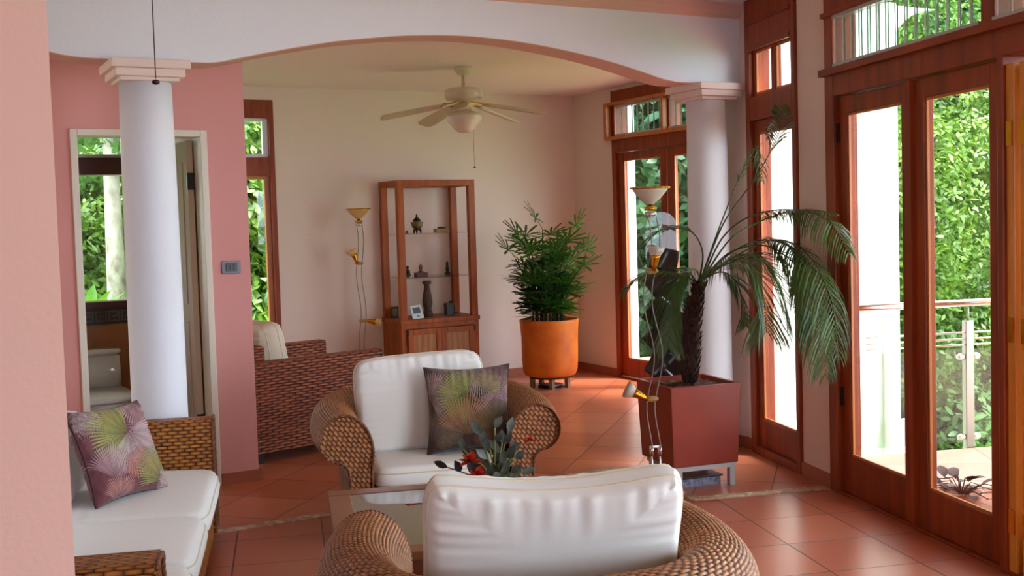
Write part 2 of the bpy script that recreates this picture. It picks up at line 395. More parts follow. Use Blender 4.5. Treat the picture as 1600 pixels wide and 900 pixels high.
# the pink painted soffit under the arch
sf = MB(); vs = []; fs = []
for (x, z) in fine: vs += [(x, YBEAM+.001, z-.004), (x, YBEAM+.204, z-.004), (x, YBEAM+.001, z+.001), (x, YBEAM+.204, z+.001)]
for i in range(n-1):
    a, b = 4*i, 4*(i+1); fs += [(a, a+1, b+1, b), (a+2, b+2, b+3, a+3), (a, b, b+2, a+2), (a+1, a+3, b+3, b+1)]
SOFF = mat('soffit_pink_plaster', 'E3B3A4', .9, .2)
sf.add(vs, fs); struct(sf.build('trim_4', SOFF))
# cove moulding above the beam and the sloping ceiling of the near room
struct(MB().prism([(YBEAM, top), (YBEAM-.03, top+.02), (YBEAM-.045, top+.05), (YBEAM-.05, top+.085), (YBEAM, top+.12)], -3, 4.9, 'x').build('trim_5', SOFF))
cs = [(YBEAM+.2, top+.10), (YBEAM-.06, top+.085), (YBEAM-.30, top+.12), (2.0, 4.05), (-2.6, 4.05), (-2.6, 4.2), (2.0, 4.2), (YBEAM+.2, top+.26)]
cv = [(-7, y, z) for y, z in cs] + [((2.842+.17+y*sin(NA))/cos(NA) if y < 5.3 else 4.62, y, z) for y, z in cs]
struct(MB().add(cv, [tuple(range(8))[::-1], tuple(range(8, 16))]+[(i, (i+1) % 8, 8+(i+1) % 8, 8+i) for i in range(8)]).build('ceiling', CEIL))
# roof over everything
struct(MB().box((-7, 5.5, 2.92), (5.99, 9.6, 3.05)).build('ceiling', WHITE))

# ---- near right wall: own axes
def nbox(bm, n0, n1, m0, m1, z0, z1): return bm.box((n0, m0, z0), (n1, m1, z1))
NR = 2.842
e_ = near('wall_right'); struct(e_)
b_ = MB()
nbox(b_, NR, NR+.16, 6.49, 6.60, 0, 3.0); nbox(b_, NR, NR+.16, 5.47, 5.82, 0, 4.6)
nbox(b_, NR, NR+.16, 5.82, 6.49, 2.78, 4.6); nbox(b_, NR, NR+.16, 1.0, 5.47, 2.62, 4.6); nbox(b_, NR, NR+.16, .6, 1.0, 0, 4.6); nbox(b_, NR, NR+.16, -2.2, .6, 0, 4.6)
b_.build('plaster', WALL, e_)
e_ = near('baseboard_right'); struct(e_)
nbox(MB(), NR-.014, NR, 5.47, 5.82, 0, .075).build('board', BASE, e_)
# left and rear part of the near room (to the side of the camera)
struct(MB().box((-3.6, 2.20, 0), (.243, 2.36, 4.1)).build('wall_left', SALM))
struct(MB().box((-3.7, -2.5, 0), (-3.6, 6.5, 4.1)).build('wall_left', SALM))
struct(MB().box((-3.6, 5.49, 0), (-.6, 5.69, 2.8)).build('wall_left', WALL))
struct(wall_open(MB(), -3.6, 4.0, 0, 4.1, [(-.8, 1.2, .9, 2.1)], 'y', -2.7, -2.5).build('wall_rear', WALL))  # unseen wall, added with a small opening to dim the near room

# ---- joinery helpers (near-room axes: u along m, thickness along n)
def leaf(parent, name, m0, m1, z0, z1, nn, st=.075, top_=.085, bot=.18, th=.045, label=None, axis='m', wood=None, hinges=(), hside=0):
    """framed glazed leaf; axis 'm' : in the plane n=nn"""
    wood = wood or WOOD
    def B(bm, u0, u1, a, b, t0, t1):
        if axis == 'm': bm.box((t0, u0, a), (t1, u1, b))
        else: bm.box((u0, t0, a), (u1, t1, b))
        return bm
    f = MB(); B(f, m0, m0+st, z0, z1, nn, nn+th); B(f, m1-st, m1, z0, z1, nn, nn+th); B(f, m0+st, m1-st, z1-top_, z1, nn, nn+th); B(f, m0+st, m1-st, z0, z0+bot, nn, nn+th)
    fr = f.build(name, wood, parent, bevel=.004)
    g = B(MB(), m0+st-.005, m1-st+.005, z0+bot-.005, z1-top_+.005, nn+.02, nn+.025).build('glass_pane', GLASS, fr)
    bd = MB()
    for a, b, c, d in ((m0+st, m0+st+.012, z0+bot, z1-top_), (m1-st-.012, m1-st, z0+bot, z1-top_), (m0+st, m1-st, z0+bot, z0+bot+.012), (m0+st, m1-st, z1-top_-.012, z1-top_)):
        B(bd, a, b, c, d, nn+.008, nn+.02)
    bd.build('glazing_bead', WOODL, fr)
    for hz in hinges:
        h = MB(); B(h, hside-.012, hside+.012, hz-.05, hz+.05, nn-.012, nn+.004); h.build('hinge', DARKM, fr)
    return fr
def louvre(parent, u0, u1, z0, z1, nn, axis='m', cnt=12, ang=60):
    """transom of upright glass louvres in an aluminium track"""
    def B(bm, a, b, c, d, t0, t1):
        if axis == 'm': bm.box((t0, a, c), (t1, b, d))
        else: bm.box((t0, a, c), (t1, b, d))
        return bm
    t = MB(); B(t, u0, u1, z0, z0+.02, nn, nn+.05); B(t, u0, u1, z1-.02, z1, nn, nn+.05)
    tr = t.build('louvre_track', ALU, parent)
    for i in range(cnt):
        u = u0+(i+.5)*(u1-u0)/cnt
        mx = Matrix.Translation((nn+.025, u, 0)) @ Matrix.Rotation(radians(ang), 4, 'Z')
        MB().box((-.003, -.028, z0+.02), (.003, .028, z1-.02), mx).build('louvre_blade', LOUVRE, tr)
        MB().box((-.004, -.030, z0+.015), (.004, -.024, z1-.015), mx).box((-.004, .024, z0+.015), (.004, .030, z1-.015), mx).build('louvre_clip', ALU, tr)

# narrow fixed side window (panel) : m 5.82..6.49
e_ = near('window_1'); struct(e_)
f = MB()
nbox(f, NR-.02, NR+.12, 5.82, 5.868, 0, 2.80); nbox(f, NR-.02, NR+.12, 6.442, 6.50, 0, 2.80)
nbox(f, NR-.02, NR+.12, 5.868, 6.442, 2.50, 2.80); nbox(f, NR-.02, NR+.12, 5.868, 6.442, 2.06, 2.20); nbox(f, NR-.02, NR+.12, 5.868, 6.442, 0, .05)
f.build('window_frame', WOOD, e_, bevel=.005)
f = MB(); nbox(f, NR-.03, NR-.02, 5.868, 6.442, 2.48, 2.51); nbox(f, NR-.03, NR-.02, 5.868, 6.442, 2.64, 2.66); f.build('moulding', WOODH, e_)
leaf(e_, 'sash', 5.868, 6.442, .05, 2.06, NR+.01, .055, .075, .17)
leaf(e_, 'transom_sash', 5.868, 6.160, 2.20, 2.50, NR+.01, .025, .02, .02)
leaf(e_, 'transom_sash', 6.160, 6.442, 2.20, 2.50, NR+.01, .025, .02, .02)

# double glazed doors : m 5.47 -> 3.99
e_ = near('door_1'); struct(e_)
f = MB()
nbox(f, NR-.02, NR+.12, 5.38, 5.47, 0, 2.62); nbox(f, NR-.02, NR+.12, 3.98, 4.02, 0, 2.10)
nbox(f, NR-.02, NR+.12, 1.0, 5.38, 2.09, 2.215); nbox(f, NR-.02, NR+.12, 1.0, 5.38, 2.52, 2.62); nbox(f, NR-.02, NR+.12, 4.03, 4.12, 2.215, 2.52)
nbox(f, NR-.01, NR+.10, 1.0, 5.38, 0, .012)
f.build('door_frame', WOOD, e_, bevel=.005)
f = MB(); nbox(f, NR-.055, NR-.02, 1.0, 5.47, 2.20, 2.235); nbox(f, NR-.04, NR-.02, 1.0, 5.47, 2.505, 2.53); f.build('moulding', WOODH, e_)
leaf(e_, 'door_leaf', 4.69, 5.38, .012, 2.085, NR+.01, .085, .09, .20, .05, hinges=(.52, 1.9), hside=5.372)
leaf(e_, 'door_leaf', 4.02, 4.675, .012, 2.085, NR+.01, .09, .09, .19, .05)
f = MB(); nbox(f, NR-.012, NR+.012, 4.665, 4.70, .012, 2.085); f.build('astragal', WOOD, e_)
louvre(e_, 4.12, 5.36, 2.235, 2.505, NR-.03, cnt=15)
louvre(e_, 2.9, 4.03, 2.235, 2.505, NR-.03, cnt=12)
# folded door panels standing at the end of the opening
e_ = near('door_2'); struct(e_)
for k, mm in enumerate((3.93, 3.845, 3.76)):
    p = leaf(e_, 'folding_panel', NR-.005, NR+.62, .012, 2.06, mm, .08, .09, .19, .05, axis='n', wood=mat('lit_panel_wood', 'DE9236', .3, .5, noise=('C87A28', 3.0, (6, 6, .6))))  # paler than the other doors: daylight on the edges put into the colour
    for hz in (.22, 1.0, 1.785):
        h = MB(); h.box((NR-.012, mm+.008, hz-.05), (NR-.005, mm+.042, hz+.05)); hg = h.build('brass_hinge', BRASS, p)

# far right double doors (x = XR), y 7.0..8.655
e_ = empty('door_3'); struct(e_)
f = MB(); X0, X1 = XR-.02, XR+.12
f.box((X0, 8.60, 0), (X1, 8.655, 2.655)); f.box((X0, 5.95, 0), (X1, 6.0, 2.655)); f.box((X0, 6.98, 0), (X1, 7.06, 2.09)); f.box((X0, 6.0, 2.52), (X1, 8.60, 2.655)); f.box((X0, 6.0, 2.09), (X1, 8.60, 2.22))
f.box((X0, 7.76, 2.22), (X1, 7.83, 2.52)); f.box((X0, 6.0, 0), (X1, 8.60, .012)); f.build('door_frame', WOOD, e_, bevel=.005)
f = MB(); f.box((X0-.05, 5.95, 2.205), (X0, 8.70, 2.235)); f.box((X0-.05, 5.95, 2.52), (X0, 8.70, 2.545)); f.box((X0-.05, 8.655, 2.235), (X0+.02, 8.70, 2.52)); f.box((X0-.05, 7.78, 2.235), (X0, 7.81, 2.52)); f.build('moulding', WOODL, e_)
leaf(e_, 'door_leaf', 7.86, 8.60, .012, 2.085, XR+.01, .085, .07, .17, .05)
leaf(e_, 'door_leaf', 7.06, 7.84, .012, 2.085, XR+.01, .085, .07, .17, .05)
leaf(e_, 'door_leaf', 6.0, 6.98, .012, 2.085, XR+.01, .085, .07, .17, .05)  # hidden extra leaf, added with the wider opening to brighten the far room
louvre(e_, 7.83, 8.58, 2.235, 2.515, XR-.03, cnt=9)
louvre(e_, 7.08, 7.76, 2.235, 2.515, XR-.03, cnt=9)
louvre(e_, 6.02, 7.06, 2.235, 2.515, XR-.03, cnt=12)

# back window
e_ = empty('window_2'); struct(e_)
f = MB(); Y0, Y1 = YB-.02, YB+.13
f.box((WX1-.045, Y0, .45), (WX1, Y1, 2.575)); f.box((WX0, Y0, .45), (WX0+.045, Y1, 2.575)); f.box((WX0+.045, Y0, 2.42), (WX1-.045, Y1, 2.575)); f.box((WX0+.045, Y0, 1.93), (WX1-.045, Y1, 2.09)); f.box((WX0+.045, Y0, .45), (WX1-.045, Y1, .53))
f.build('window_frame', WOOD, e_, bevel=.005)
for z0, z1, mtl in ((2.09, 2.42, WHITE), (.53, 1.93, WOODL)):
    f = MB(); x0, x1 = WX0+.045, WX1-.045
    f.box((x0, YB+.02, z0), (x0+.045, YB+.06, z1)); f.box((x1-.045, YB+.02, z0), (x1, YB+.06, z1)); f.box((x0+.045, YB+.02, z0), (x1-.045, YB+.06, z0+.03)); f.box((x0+.045, YB+.02, z1-.025), (x1-.045, YB+.06, z1))
    s_ = f.build('sash', mtl, e_); MB().box((x0+.04, YB+.038, z0+.025), (x1-.04, YB+.043, z1-.02)).build('glass_pane', GLASS, s_)

# doorway trim and open beige door
CRM = mat('cream_paint', 'E8DCCB', .5)
e_ = empty('door_4'); struct(e_)
f = MB(); f.box((.80, YP-.02, 0), (.838, YP+.16, 2.066)); f.box((1.502, YP-.02, 0), (1.54, YP+.16, 2.066)); f.box((.838, YP-.02, 2.028), (1.502, YP+.16, 2.066))
f.build('door_frame', CRM, e_, bevel=.004)
f = MB(); f.box((-.036, 0, .01), (0, .64, 2.02)); dl = f.build('door_leaf', mat('beige_paint', 'D2B79C', .85), e_, bevel=.003)
dl.location = (1.495, YP+.165, 0); dl.rotation_euler = (0, 0, radians(2))
for hz in (.35, 1.78): MB().box((-.040, -.012, hz-.05), (.004, .012, hz+.05)).build('hinge', DARKM, dl)
pn = MB()
for z0, z1 in ((.15, .95), (1.05, 1.9)): pn.box((-.042, .1, z0), (-.036, .54, z1))
pn.build('door_panel', mat('beige_paint', 'D2B79C', .85), dl, bevel=.003)

# ---- bathroom behind the doorway
BTILE = tile_mat('brown_wall_tiles', '96562A', 'B57038', '6A3C20', .2, 0, 0, 0, .3)
struct(wall_open(MB(), -.6, 1.56, 0, ZC, [(.55, 1.42, 1.0, 2.30)], 'y', 7.9, 8.08).build('wall_back', mat('bath_brown_wall', 'B8702F', .35, noise=('A05A22', 5, (1, 1, 1)))))
GREEK = mat('greek_key_dark', '2B2019', .4); GREEK2 = mat('greek_key_line', '6E563C', .4)
e_ = empty('trim_6'); struct(e_)
MB().box((-.6, 7.886, .875), (1.56, 7.9, .985)).build('border_tile', GREEK, e_)
gk = MB()
for i in range(21):
    x = -.3+i*.086; q = lambda a, b, c, d: gk.box((x+a, 7.883, .895+c), (x+b, 7.886, .895+d))
    q(0, .074, 0, .008); q(0, .008, 0, .07); q(0, .058, .062, .07); q(.05, .058, .03, .07); q(.025, .058, .03, .038); q(.066, .074, 0, .07); q(.066, .086, .062, .07)
gk.build('key_pattern', GREEK2, e_)
e_ = empty('window_3'); struct(e_)
f = MB(); f.box((.55, 7.88, 1.0), (.60, 8.03, 2.3)); f.box((1.37, 7.88, 1.0), (1.42, 8.03, 2.3)); f.box((.60, 7.88, 2.22), (1.37, 8.03, 2.3)); f.box((.60, 7.88, 1.88), (1.37, 8.03, 2.0)); f.box((.60, 7.88, .985), (1.37, 8.03, 1.03))
f.build('window_frame', mat('dark_mahogany', '57200F', .35), e_, bevel=.004)
f = MB(); f.box((.60, 7.86, 1.995), (1.37, 7.88, 2.015)); f.build('track', ALU, e_)
MB().box((.60, 7.95, 1.03), (1.37, 7.955, 1.88)).build('glass_pane', GLASS, e_); MB().box((.60, 7.95, 2.0), (1.37, 7.955, 2.22)).build('glass_pane', GLASS, e_)

# ---- columns with caps
CAPM = mat('cap_pale_pink', 'F2D8CE', .85, .2)
def column(x, y, label):
    e = empty('column', (x, y, 0)); thing(e, label, 'column', 'round columns under the arch')
    R = .128
    MB().lathe([(R+.012, 0), (R+.012, .03), (R+.004, .05), (R+.003, 1.0), (R-.002, 1.9), (R-.006, 2.21)], n=64).build('shaft', WHITE, e)
    b = MB(); b.box((-.182, -.182, 2.262), (.182, .182, 2.304)); b.build('abacus', CAPM, e, bevel=.004)
    b = MB(); b.box((-.160, -.160, 2.225), (.160, .160, 2.262)); b.build('capital', CAPM, e, bevel=.004)
    b = MB(); b.box((-.136, -.136, 2.207), (.136, .136, 2.225)); b.build('necking', CAPM, e, bevel=.003)
    return e
column(1.045, 5.60, 'round white column in front of the bathroom doorway, square pink cap under the arch')
column(4.455, 5.60, 'round white column behind the square red planter and date palm, square pink cap')

# ================================================================ OUTSIDE
BALC = tile_mat('balcony_tiles', 'C48A76', 'D6A592', '8A6A60', .409, NA, .124, 4.614, .5)
e_ = near('floor'); struct(e_)
MB().box((NR+.10, 1.0, -.2), (7.5, 6.16, -.004)).build('balcony_slab', BALC, e_)
struct(MB().box((XR+.19, 7.0, -.2), (7.2, 9.7, -.004)).build('floor', BALC))  # slab added outside the far doors to bounce sunlight indoors
EXT = mat('white_exterior_render', 'F4F3F1', .85, .2)
e_ = near('wall_outside'); struct(e_)
MB().box((NR+.17, 6.62, -3), (NR+.30, 6.63, 3.0)).build('strip', EXT, e_)
struct(MB().prism([(4.865, 5.48), (4.93, 5.48), (4.93, 5.58), (6.01, 5.58), (6.01, 5.84), (5.992, 5.84), (5.992, 5.655), (4.865, 5.655)], -3, 2.915).box((5.95, 5.54, -3), (6.075, 5.579, 2.915)).box((5.93, 5.50, -3), (6.12, 5.539, .02)).build('wall_outside', EXT))
# curved bracket springing from the corner of the wing
pts = [(6.012, 2.914), (6.012, 2.45)] + [(6.05+.5*(1-cos(t)), 2.50+.41*sin(t)) for t in np.linspace(.1, pi/2, 9)]
struct(MB().prism(pts, 5.6, 5.8, 'y').build('trim_7', EXT))
# unseen porch roof over the balcony, extended to keep sun off doors and floor
e_ = near('ceiling'); struct(e_)
MB().box((NR+.17, -2.5, 3.35), (6.4, 5.9, 3.45)).build('porch_shade_roof', EXT, e_)
struct(MB().box((6.02, 8.9, -3), (6.2, 9.9, 3.1)).build('wall_outside', EXT))

e_ = near('balcony_railing')
thing(e_, 'steel balcony railing with glass panels, round handrail and three thin bars, outside the doors', 'railing')
MB().tube([(3.40, 6.2, .90), (7.4, 6.2, .90)], .022, 14).build('handrail', CHROME, e_)
for z in (.715, .675, .638): MB().tube([(3.45, 6.2, z), (7.4, 6.2, z)], .006, 8).build('thin_bar', CHROME, e_)
for pn_ in (4.145, 5.5, 6.9):
    p = MB().box((pn_-.028, 6.18, -.02), (pn_+.028, 6.225, .79)).build('post', STEEL, e_, bevel=.004)
    MB().tube([(pn_, 6.2, .78), (pn_, 6.2, .89)], .007, 8).build('pin', STEEL, p)
    for cz in (.565, .06):
        for s_ in (-1, 1): MB().sphere((pn_+s_*.052, 6.2, cz), (.032, .02, .022), 14).build('glass_clamp', CHROME, p)
for a, b in ((3.5, 4.10), (4.19, 5.45), (5.55, 6.85)):
    MB().box((a, 6.196, .03), (b, 6.206, .612)).build('glass_panel', glass_mat('railing_glass', (.80, .84, .82), 1.2), e_)

# small low plant outside the door leaf
def leaf_quad(bm, base, d, up, L, W, fold=.25, bend=.2):
    d = Vector(d).normalized(); up = Vector(up); s = d.cross(up)
    s = s.normalized() if s.length > 1e-4 else Vector((1, 0, 0)); n_ = s.cross(d)
    b = Vector(base); rows = [(0, .05), (.25, .8), (.55, 1.0), (.8, .6), (1, 0.04)]
    vs = []; fs = []
    for t, w_ in rows:
        c = b + d*(L*t) - n_*(bend*L*t*t); e = n_*(fold*W*w_*.5)
        vs += [c - s*(W*w_*.5) + e, c, c + s*(W*w_*.5) + e]
    for i in range(len(rows)-1):
        k = 3*i; fs += [(k, k+1, k+4, k+3), (k+1, k+2, k+5, k+4)]
    bm.add(vs, fs, smooth=True)
COLE = mat('dull_purple_leaf', '6A3C40', .8, noise=('4A4238', 30, (1, 1, 1)))
pc = NW(3.33, 5.05)
e_ = empty('low_plant', (pc.x, pc.y, 0)); thing(e_, 'low plant with dull purple leaves on the balcony floor right outside the glazed door', 'plant')
MB().lathe([(.07, 0), (.10, .02), (.11, .05), (.095, .05), (.085, .035), (0, .035)], n=24, cap=False).build('saucer', BASE, e_)
for i in range(26):
    a = random.uniform(0, 2*pi); r = random.uniform(.02, .22)
    b = MB(); base = (r*.7*cos(a)+random.uniform(-.03, .03), r*1.25*sin(a), .04+random.uniform(0, .08))
    leaf_quad(b, base, (cos(a), sin(a), random.uniform(.1, .9)), (0, 0, 1), random.uniform(.08, .12), .06); b.tube([(0, 0, .035), (base[0]*.5, base[1]*.5, base[2]+.01), base], .003, 5)
    b.build('leaf', COLE, e_)

# garden ground and trees
GRASS = mat('garden_grass', '5F8A35', .95, noise=('7FA848', .8, (1, 1, 1)))
struct(MB().box((-40, -20, -3.4), (60, 80, -3.2)).build('ground', GRASS))
struct(MB().prism([(-20, 9.7), (-20, 8.2), (1.5, 8.2), (1.5, 9.7), (5.9, 9.7), (8, 14), (10, 60), (-30, 60)], -3.2, -.1).build('ground', GRASS))
def crown(name, parent, c, r, n, size, m, clusters=14, flat=.6, seed=1):
    rs = np.random.RandomState(seed)
    cc = rs.normal(size=(clusters, 3)); cc /= np.linalg.norm(cc, axis=1)[:, None]; cc *= rs.uniform(.35, .85, (clusters, 1))
    cr = rs.uniform(.16, .36, clusters)
    k = rs.randint(0, clusters, n); d = rs.normal(size=(n, 3)); d /= np.linalg.norm(d, axis=1)[:, None]
    p = cc[k] + d*(cr[k]*rs.uniform(.75, 1.0, n))[:, None]
    p = p*np.array(r) + np.array(c)
    nrm = d*.8 + rs.normal(size=(n, 3))*.55 + np.array([0, 0, .5]); nrm /= np.linalg.norm(nrm, axis=1)[:, None]
    t = rs.normal(size=(n, 3)); t -= nrm*(t*nrm).sum(1)[:, None]; t /= np.linalg.norm(t, axis=1)[:, None]; b = np.cross(nrm, t)
    s = size*rs.uniform(.6, 1.3, n)[:, None]
    V = np.stack([p-t*s*.5, p-t*s*.2+b*s*.22-nrm*s*.04, p+t*s*.2+b*s*.2-nrm*s*.08, p+t*s*.6-nrm*s*.16, p+t*s*.2-b*s*.2-nrm*s*.08, p-t*s*.2-b*s*.22-nrm*s*.04], 1).reshape(-1, 3)
    me = bpy.data.meshes.new(name); nf_ = n
    me.vertices.add(len(V)); me.vertices.foreach_set('co', V.reshape(-1).astype(np.float32))
    me.loops.add(nf_*6); me.loops.foreach_set('vertex_index', np.arange(nf_*6, dtype=np.int32))
    me.polygons.add(nf_); me.polygons.foreach_set('loop_start', np.arange(0, nf_*6, 6, dtype=np.int32)); me.polygons.foreach_set('loop_total', np.full(nf_, 6, dtype=np.int32))
    me.update(calc_edges=True); me.materials.append(m)
    o = bpy.data.objects.new(name, me); COL.objects.link(o)
    if parent: o.parent = parent
    return o
PBARK = mat('pale_bark', 'C9BFB4', .85, noise=('7E6E62', 9, (1, 1, .6)), bump=.4, bscale=30)
def tree(label, x, y, z0, h, r, n, size, m, seed, cat='tree', tr=.16, lean=.3, cz=None, bark=None):
    e = empty('tree' if cat == 'tree' else 'shrub', (x, y, z0)); thing(e, label, cat, 'trees and shrubs around the house')
    rs = random.Random(seed); pts = [(0, 0, 0)]
    for k in range(1, 5): pts.append((rs.uniform(-lean, lean)*k/4, rs.uniform(-lean, lean)*k/4, h*.9*k/4))
    b = MB(); b.tube(catmull(pts, 4), np.linspace(tr, tr*.35, 17), 10)
    for k in range(6):
        a = rs.uniform(0, 2*pi); z = h*rs.uniform(.4, .8); b.tube([(0, 0, z), (r[0]*.5*cos(a), r[1]*.5*sin(a), z+h*.15)], [tr*.35, tr*.1], 6)
    b.build('trunk', bark or BARK, e)
    crown('crown', e, (0, 0, cz if cz else h*.75), r, n, size, m, 46, seed=seed)
    return e
# through the glazed doors on the right
tree('broad tree with bright yellow-green leaves seen through the right glazed door leaf', 9.3, 8.2, -3.2, 6.8, (2.1, 1.8, 3.6), 80000, .068, TREE1, 11, cz=4.1)
tree('mid green tree filling the view below the railing, seen through the right door leaf', 10.6, 7.6, -3.2, 4.4, (2.2, 1.9, 2.0), 50000, .10, TREE2, 12, cz=2.0)
tree('dark green tree seen at the right edge of the left door leaf', 9.6, 11.2, -3.2, 7.5, (2.4, 2.4, 4.2), 30000, .2, TREE3, 13, cz=4.2)
tree('tall dark tree behind the bright one, top seen through the louvres over the doors', 13.2, 10.6, -3.2, 9.5, (3.2, 3.0, 5.4), 36000, .24, TREE3, 14, cz=5.4)
# beyond the far doors
tree('leafy tree seen through the right leaf of the far doors, beside the column', 9.6, 13.4, -3.2, 6.5, (2.3, 2.2, 3.9), 28000, .17, TREE2, 15, cz=3.8)
tree('dark tree seen through the louvres above the far doors', 13.5, 16.5, -3.2, 9, (4, 4, 6.0), 30000, .28, TREE3, 16, cz=5.0)
# garden behind the back window and bathroom
tree('shrub with large bright leaves outside the narrow back window', 3.05, 12.2, -.1, 2.4, (.9, .8, 1.5), 9000, .15, TREE1, 17, 'shrub', .05, cz=1.5)
tree('tall dark tree behind the shrub outside the narrow back window', 4.2, 16.5, -.1, 5.5, (2.6, 2.2, 3.3), 40000, .15, TREE2, 18, cz=2.8)
tree('pale speckled tree trunk with high crown outside the bathroom window', 1.95, 12.6, -.1, 5.5, (2.4, 1.6, 1.5), 22000, .12, TREE2, 19, cz=3.7, tr=.115, lean=.08, bark=PBARK)
tree('bushy green shrub behind the trunk outside the bathroom window', 1.0, 15.5, -.1, 3.0, (2.4, 1.8, 1.5), 34000, .10, TREE1, 20, 'shrub', .06, cz=1.4)
tree('distant bright tree at the end of the garden, left behind the bathroom window', 1.5, 22.0, -.1, 5.0, (4.5, 3, 4.0), 50000, .2, TREE1, 21, cz=2.9)
# big leaf plant under the bathroom window
e_ = empty('broad_leaf_plant', (1.14, 8.72, -.1)); thing(e_, 'plant with long broad bright green leaves just outside the bathroom window sill', 'plant')
BL = leaf_mat('broad_leaf', '5FAE2A', 'A5E04C', .45)
MB().tube([(0, 0, 0), (.02, 0, .5), (0, 0, .9)], [.03, .025, .015], 8).build('stem', BARK, e_)
for i in range(13):
    a = i*2.4; b = MB(); leaf_quad(b, (0, 0, .66+.02*i), (cos(a)*.42, sin(a)*.42, .9), (0, 0, 1), .42, .11, .3, .35); b.build('leaf', BL, e_)

# ================================================================ FURNITURE
# ---------- cushions
def cushion(name, w_, h_, t, m, parent=None, edge=.8, pinch=0.0, power=5, wr=.004, seed=1, n=64, piping=None, colfn=None, sag=0):
    """upright cushion: width along x, height along z, front towards -y, origin at bottom centre"""
    rs = np.random.RandomState(seed); ph = rs.uniform(0, 6.28, 8)
    u = np.linspace(-1, 1, n); U, V = np.meshgrid(u, u, indexing='ij')
    def outline(U, V):
        k = 1-pinch*(1-np.abs(V)**2)*np.abs(U)**3; k2 = 1-pinch*(1-np.abs(U)**2)*np.abs(V)**3
        X = U*k; Z = V*k2
        if power < 20:   # round the corners
            m_ = np.maximum(np.abs(X), np.abs(Z))+1e-9; q = (np.abs(X)**power+np.abs(Z)**power)**(1/power)+1e-9
            s = m_/q; s = 1-(1-s)*np.minimum(1, m_)**6; X = X*s; Z = Z*s
        return X, Z
    X, Z = outline(U, V)
    prof = (1-np.abs(U)**4)*(1-np.abs(V)**4)
    T = t*.5*(edge + (1-edge)*prof**.5)
    R_ = np.maximum(np.abs(U), np.abs(V)); ang = np.arctan2(V, U)
    EDG = np.where(np.abs(U) > np.abs(V), V, U)
    wr_ = .55*wr*(np.sin(EDG*21+ph[0]+2*np.sin(EDG*5+ph[1]))+.6*np.sin(EDG*43+ph[2]))*np.clip((R_-.25)/.7, 0, 1)**1.3*np.clip((1-R_)/.05, 0, 1)*(.3+.7*(V > .2))
    wr_ += wr*.5*np.sin(U*3.1+ph[3])*np.cos(V*2.7+ph[4])
    T = T + wr_*(t > 0)
    rim = np.clip((1-R_)/.09, 0, 1); rr = np.sqrt(1-(1-rim)**2); 
    Tf = (T*.55 + T*.45*rr) if edge > .3 else T
    ZZ = (Z+1)*h_/2 - sag*(1-U**2)*np.clip(Z, 0, 1)**2
    P1 = np.stack([X*w_/2, -Tf, ZZ], -1); P2 = np.stack([X*w_/2, Tf, ZZ], -1)
    # front grid, side band, back grid in one sheet: stack along i
    per = [(i, 0) for i in range(n)] + [(n-1, j) for j in range(1, n)] + [(i, n-1) for i in range(n-2, -1, -1)] + [(0, j) for j in range(n-2, 0, -1)]
    vs = np.concatenate([P1.reshape(-1, 3), P2.reshape(-1, 3)]); idx = np.arange(n*n).reshape(n, n)
    i, j = np.meshgrid(np.arange(n-1), np.arange(n-1), indexing='ij')
    q1 = np.stack([idx[i, j], idx[i+1, j], idx[i+1, j+1], idx[i, j+1]], -1).reshape(-1, 4); q2 = q1[:, ::-1]+n*n
    pi_ = np.array([idx[a] for a in per]); pj = np.roll(pi_, -1)
    mid = (vs[pi_]+vs[pi_+n*n])/2; out = mid-np.array([0, 0, h_/2]); out[:, 1] = 0; ln = np.linalg.norm(out, axis=1)[:, None]; bulge = mid + out/ln*(t*edge*.10)
    vs = np.concatenate([vs, bulge]); bi = np.arange(len(pi_))+2*n*n; bj = np.roll(bi, -1)
    q3 = np.stack([pj, pi_, bi, bj], -1); q4 = np.stack([bj, bi, pi_+n*n, pj+n*n], -1)
    q = np.concatenate([q1, q2, q3, q4])
    me = bpy.data.meshes.new(name); me.from_pydata(vs.tolist(), [], q.tolist()); me.update()
    me.polygons.foreach_set('use_smooth', np.ones(len(q), dtype=bool)); me.materials.append(m)
    if colfn is not None:
        c1 = colfn(U, V); ca = me.color_attributes.new('Col', 'FLOAT_COLOR', 'POINT')
        call = np.concatenate([c1.reshape(-1, 4), c1.reshape(-1, 4), c1.reshape(-1, 4)[pi_]]); ca.data.foreach_set('color', call.reshape(-1).astype(np.float32))
    o = bpy.data.objects.new(name, me); COL.objects.link(o)
    if parent: o.parent = parent
    if piping:
        b = MB(); off = [0] if edge < .3 else [-1, 1]
        for s_ in off:
            base = (vs[pi_] if s_ <= 0 else vs[pi_+n*n]) if s_ != 0 else mid
            b.tube([tuple(x) for x in base], piping[1], 6, closed=True)
        b.build('piping', piping[0], o)
    return o

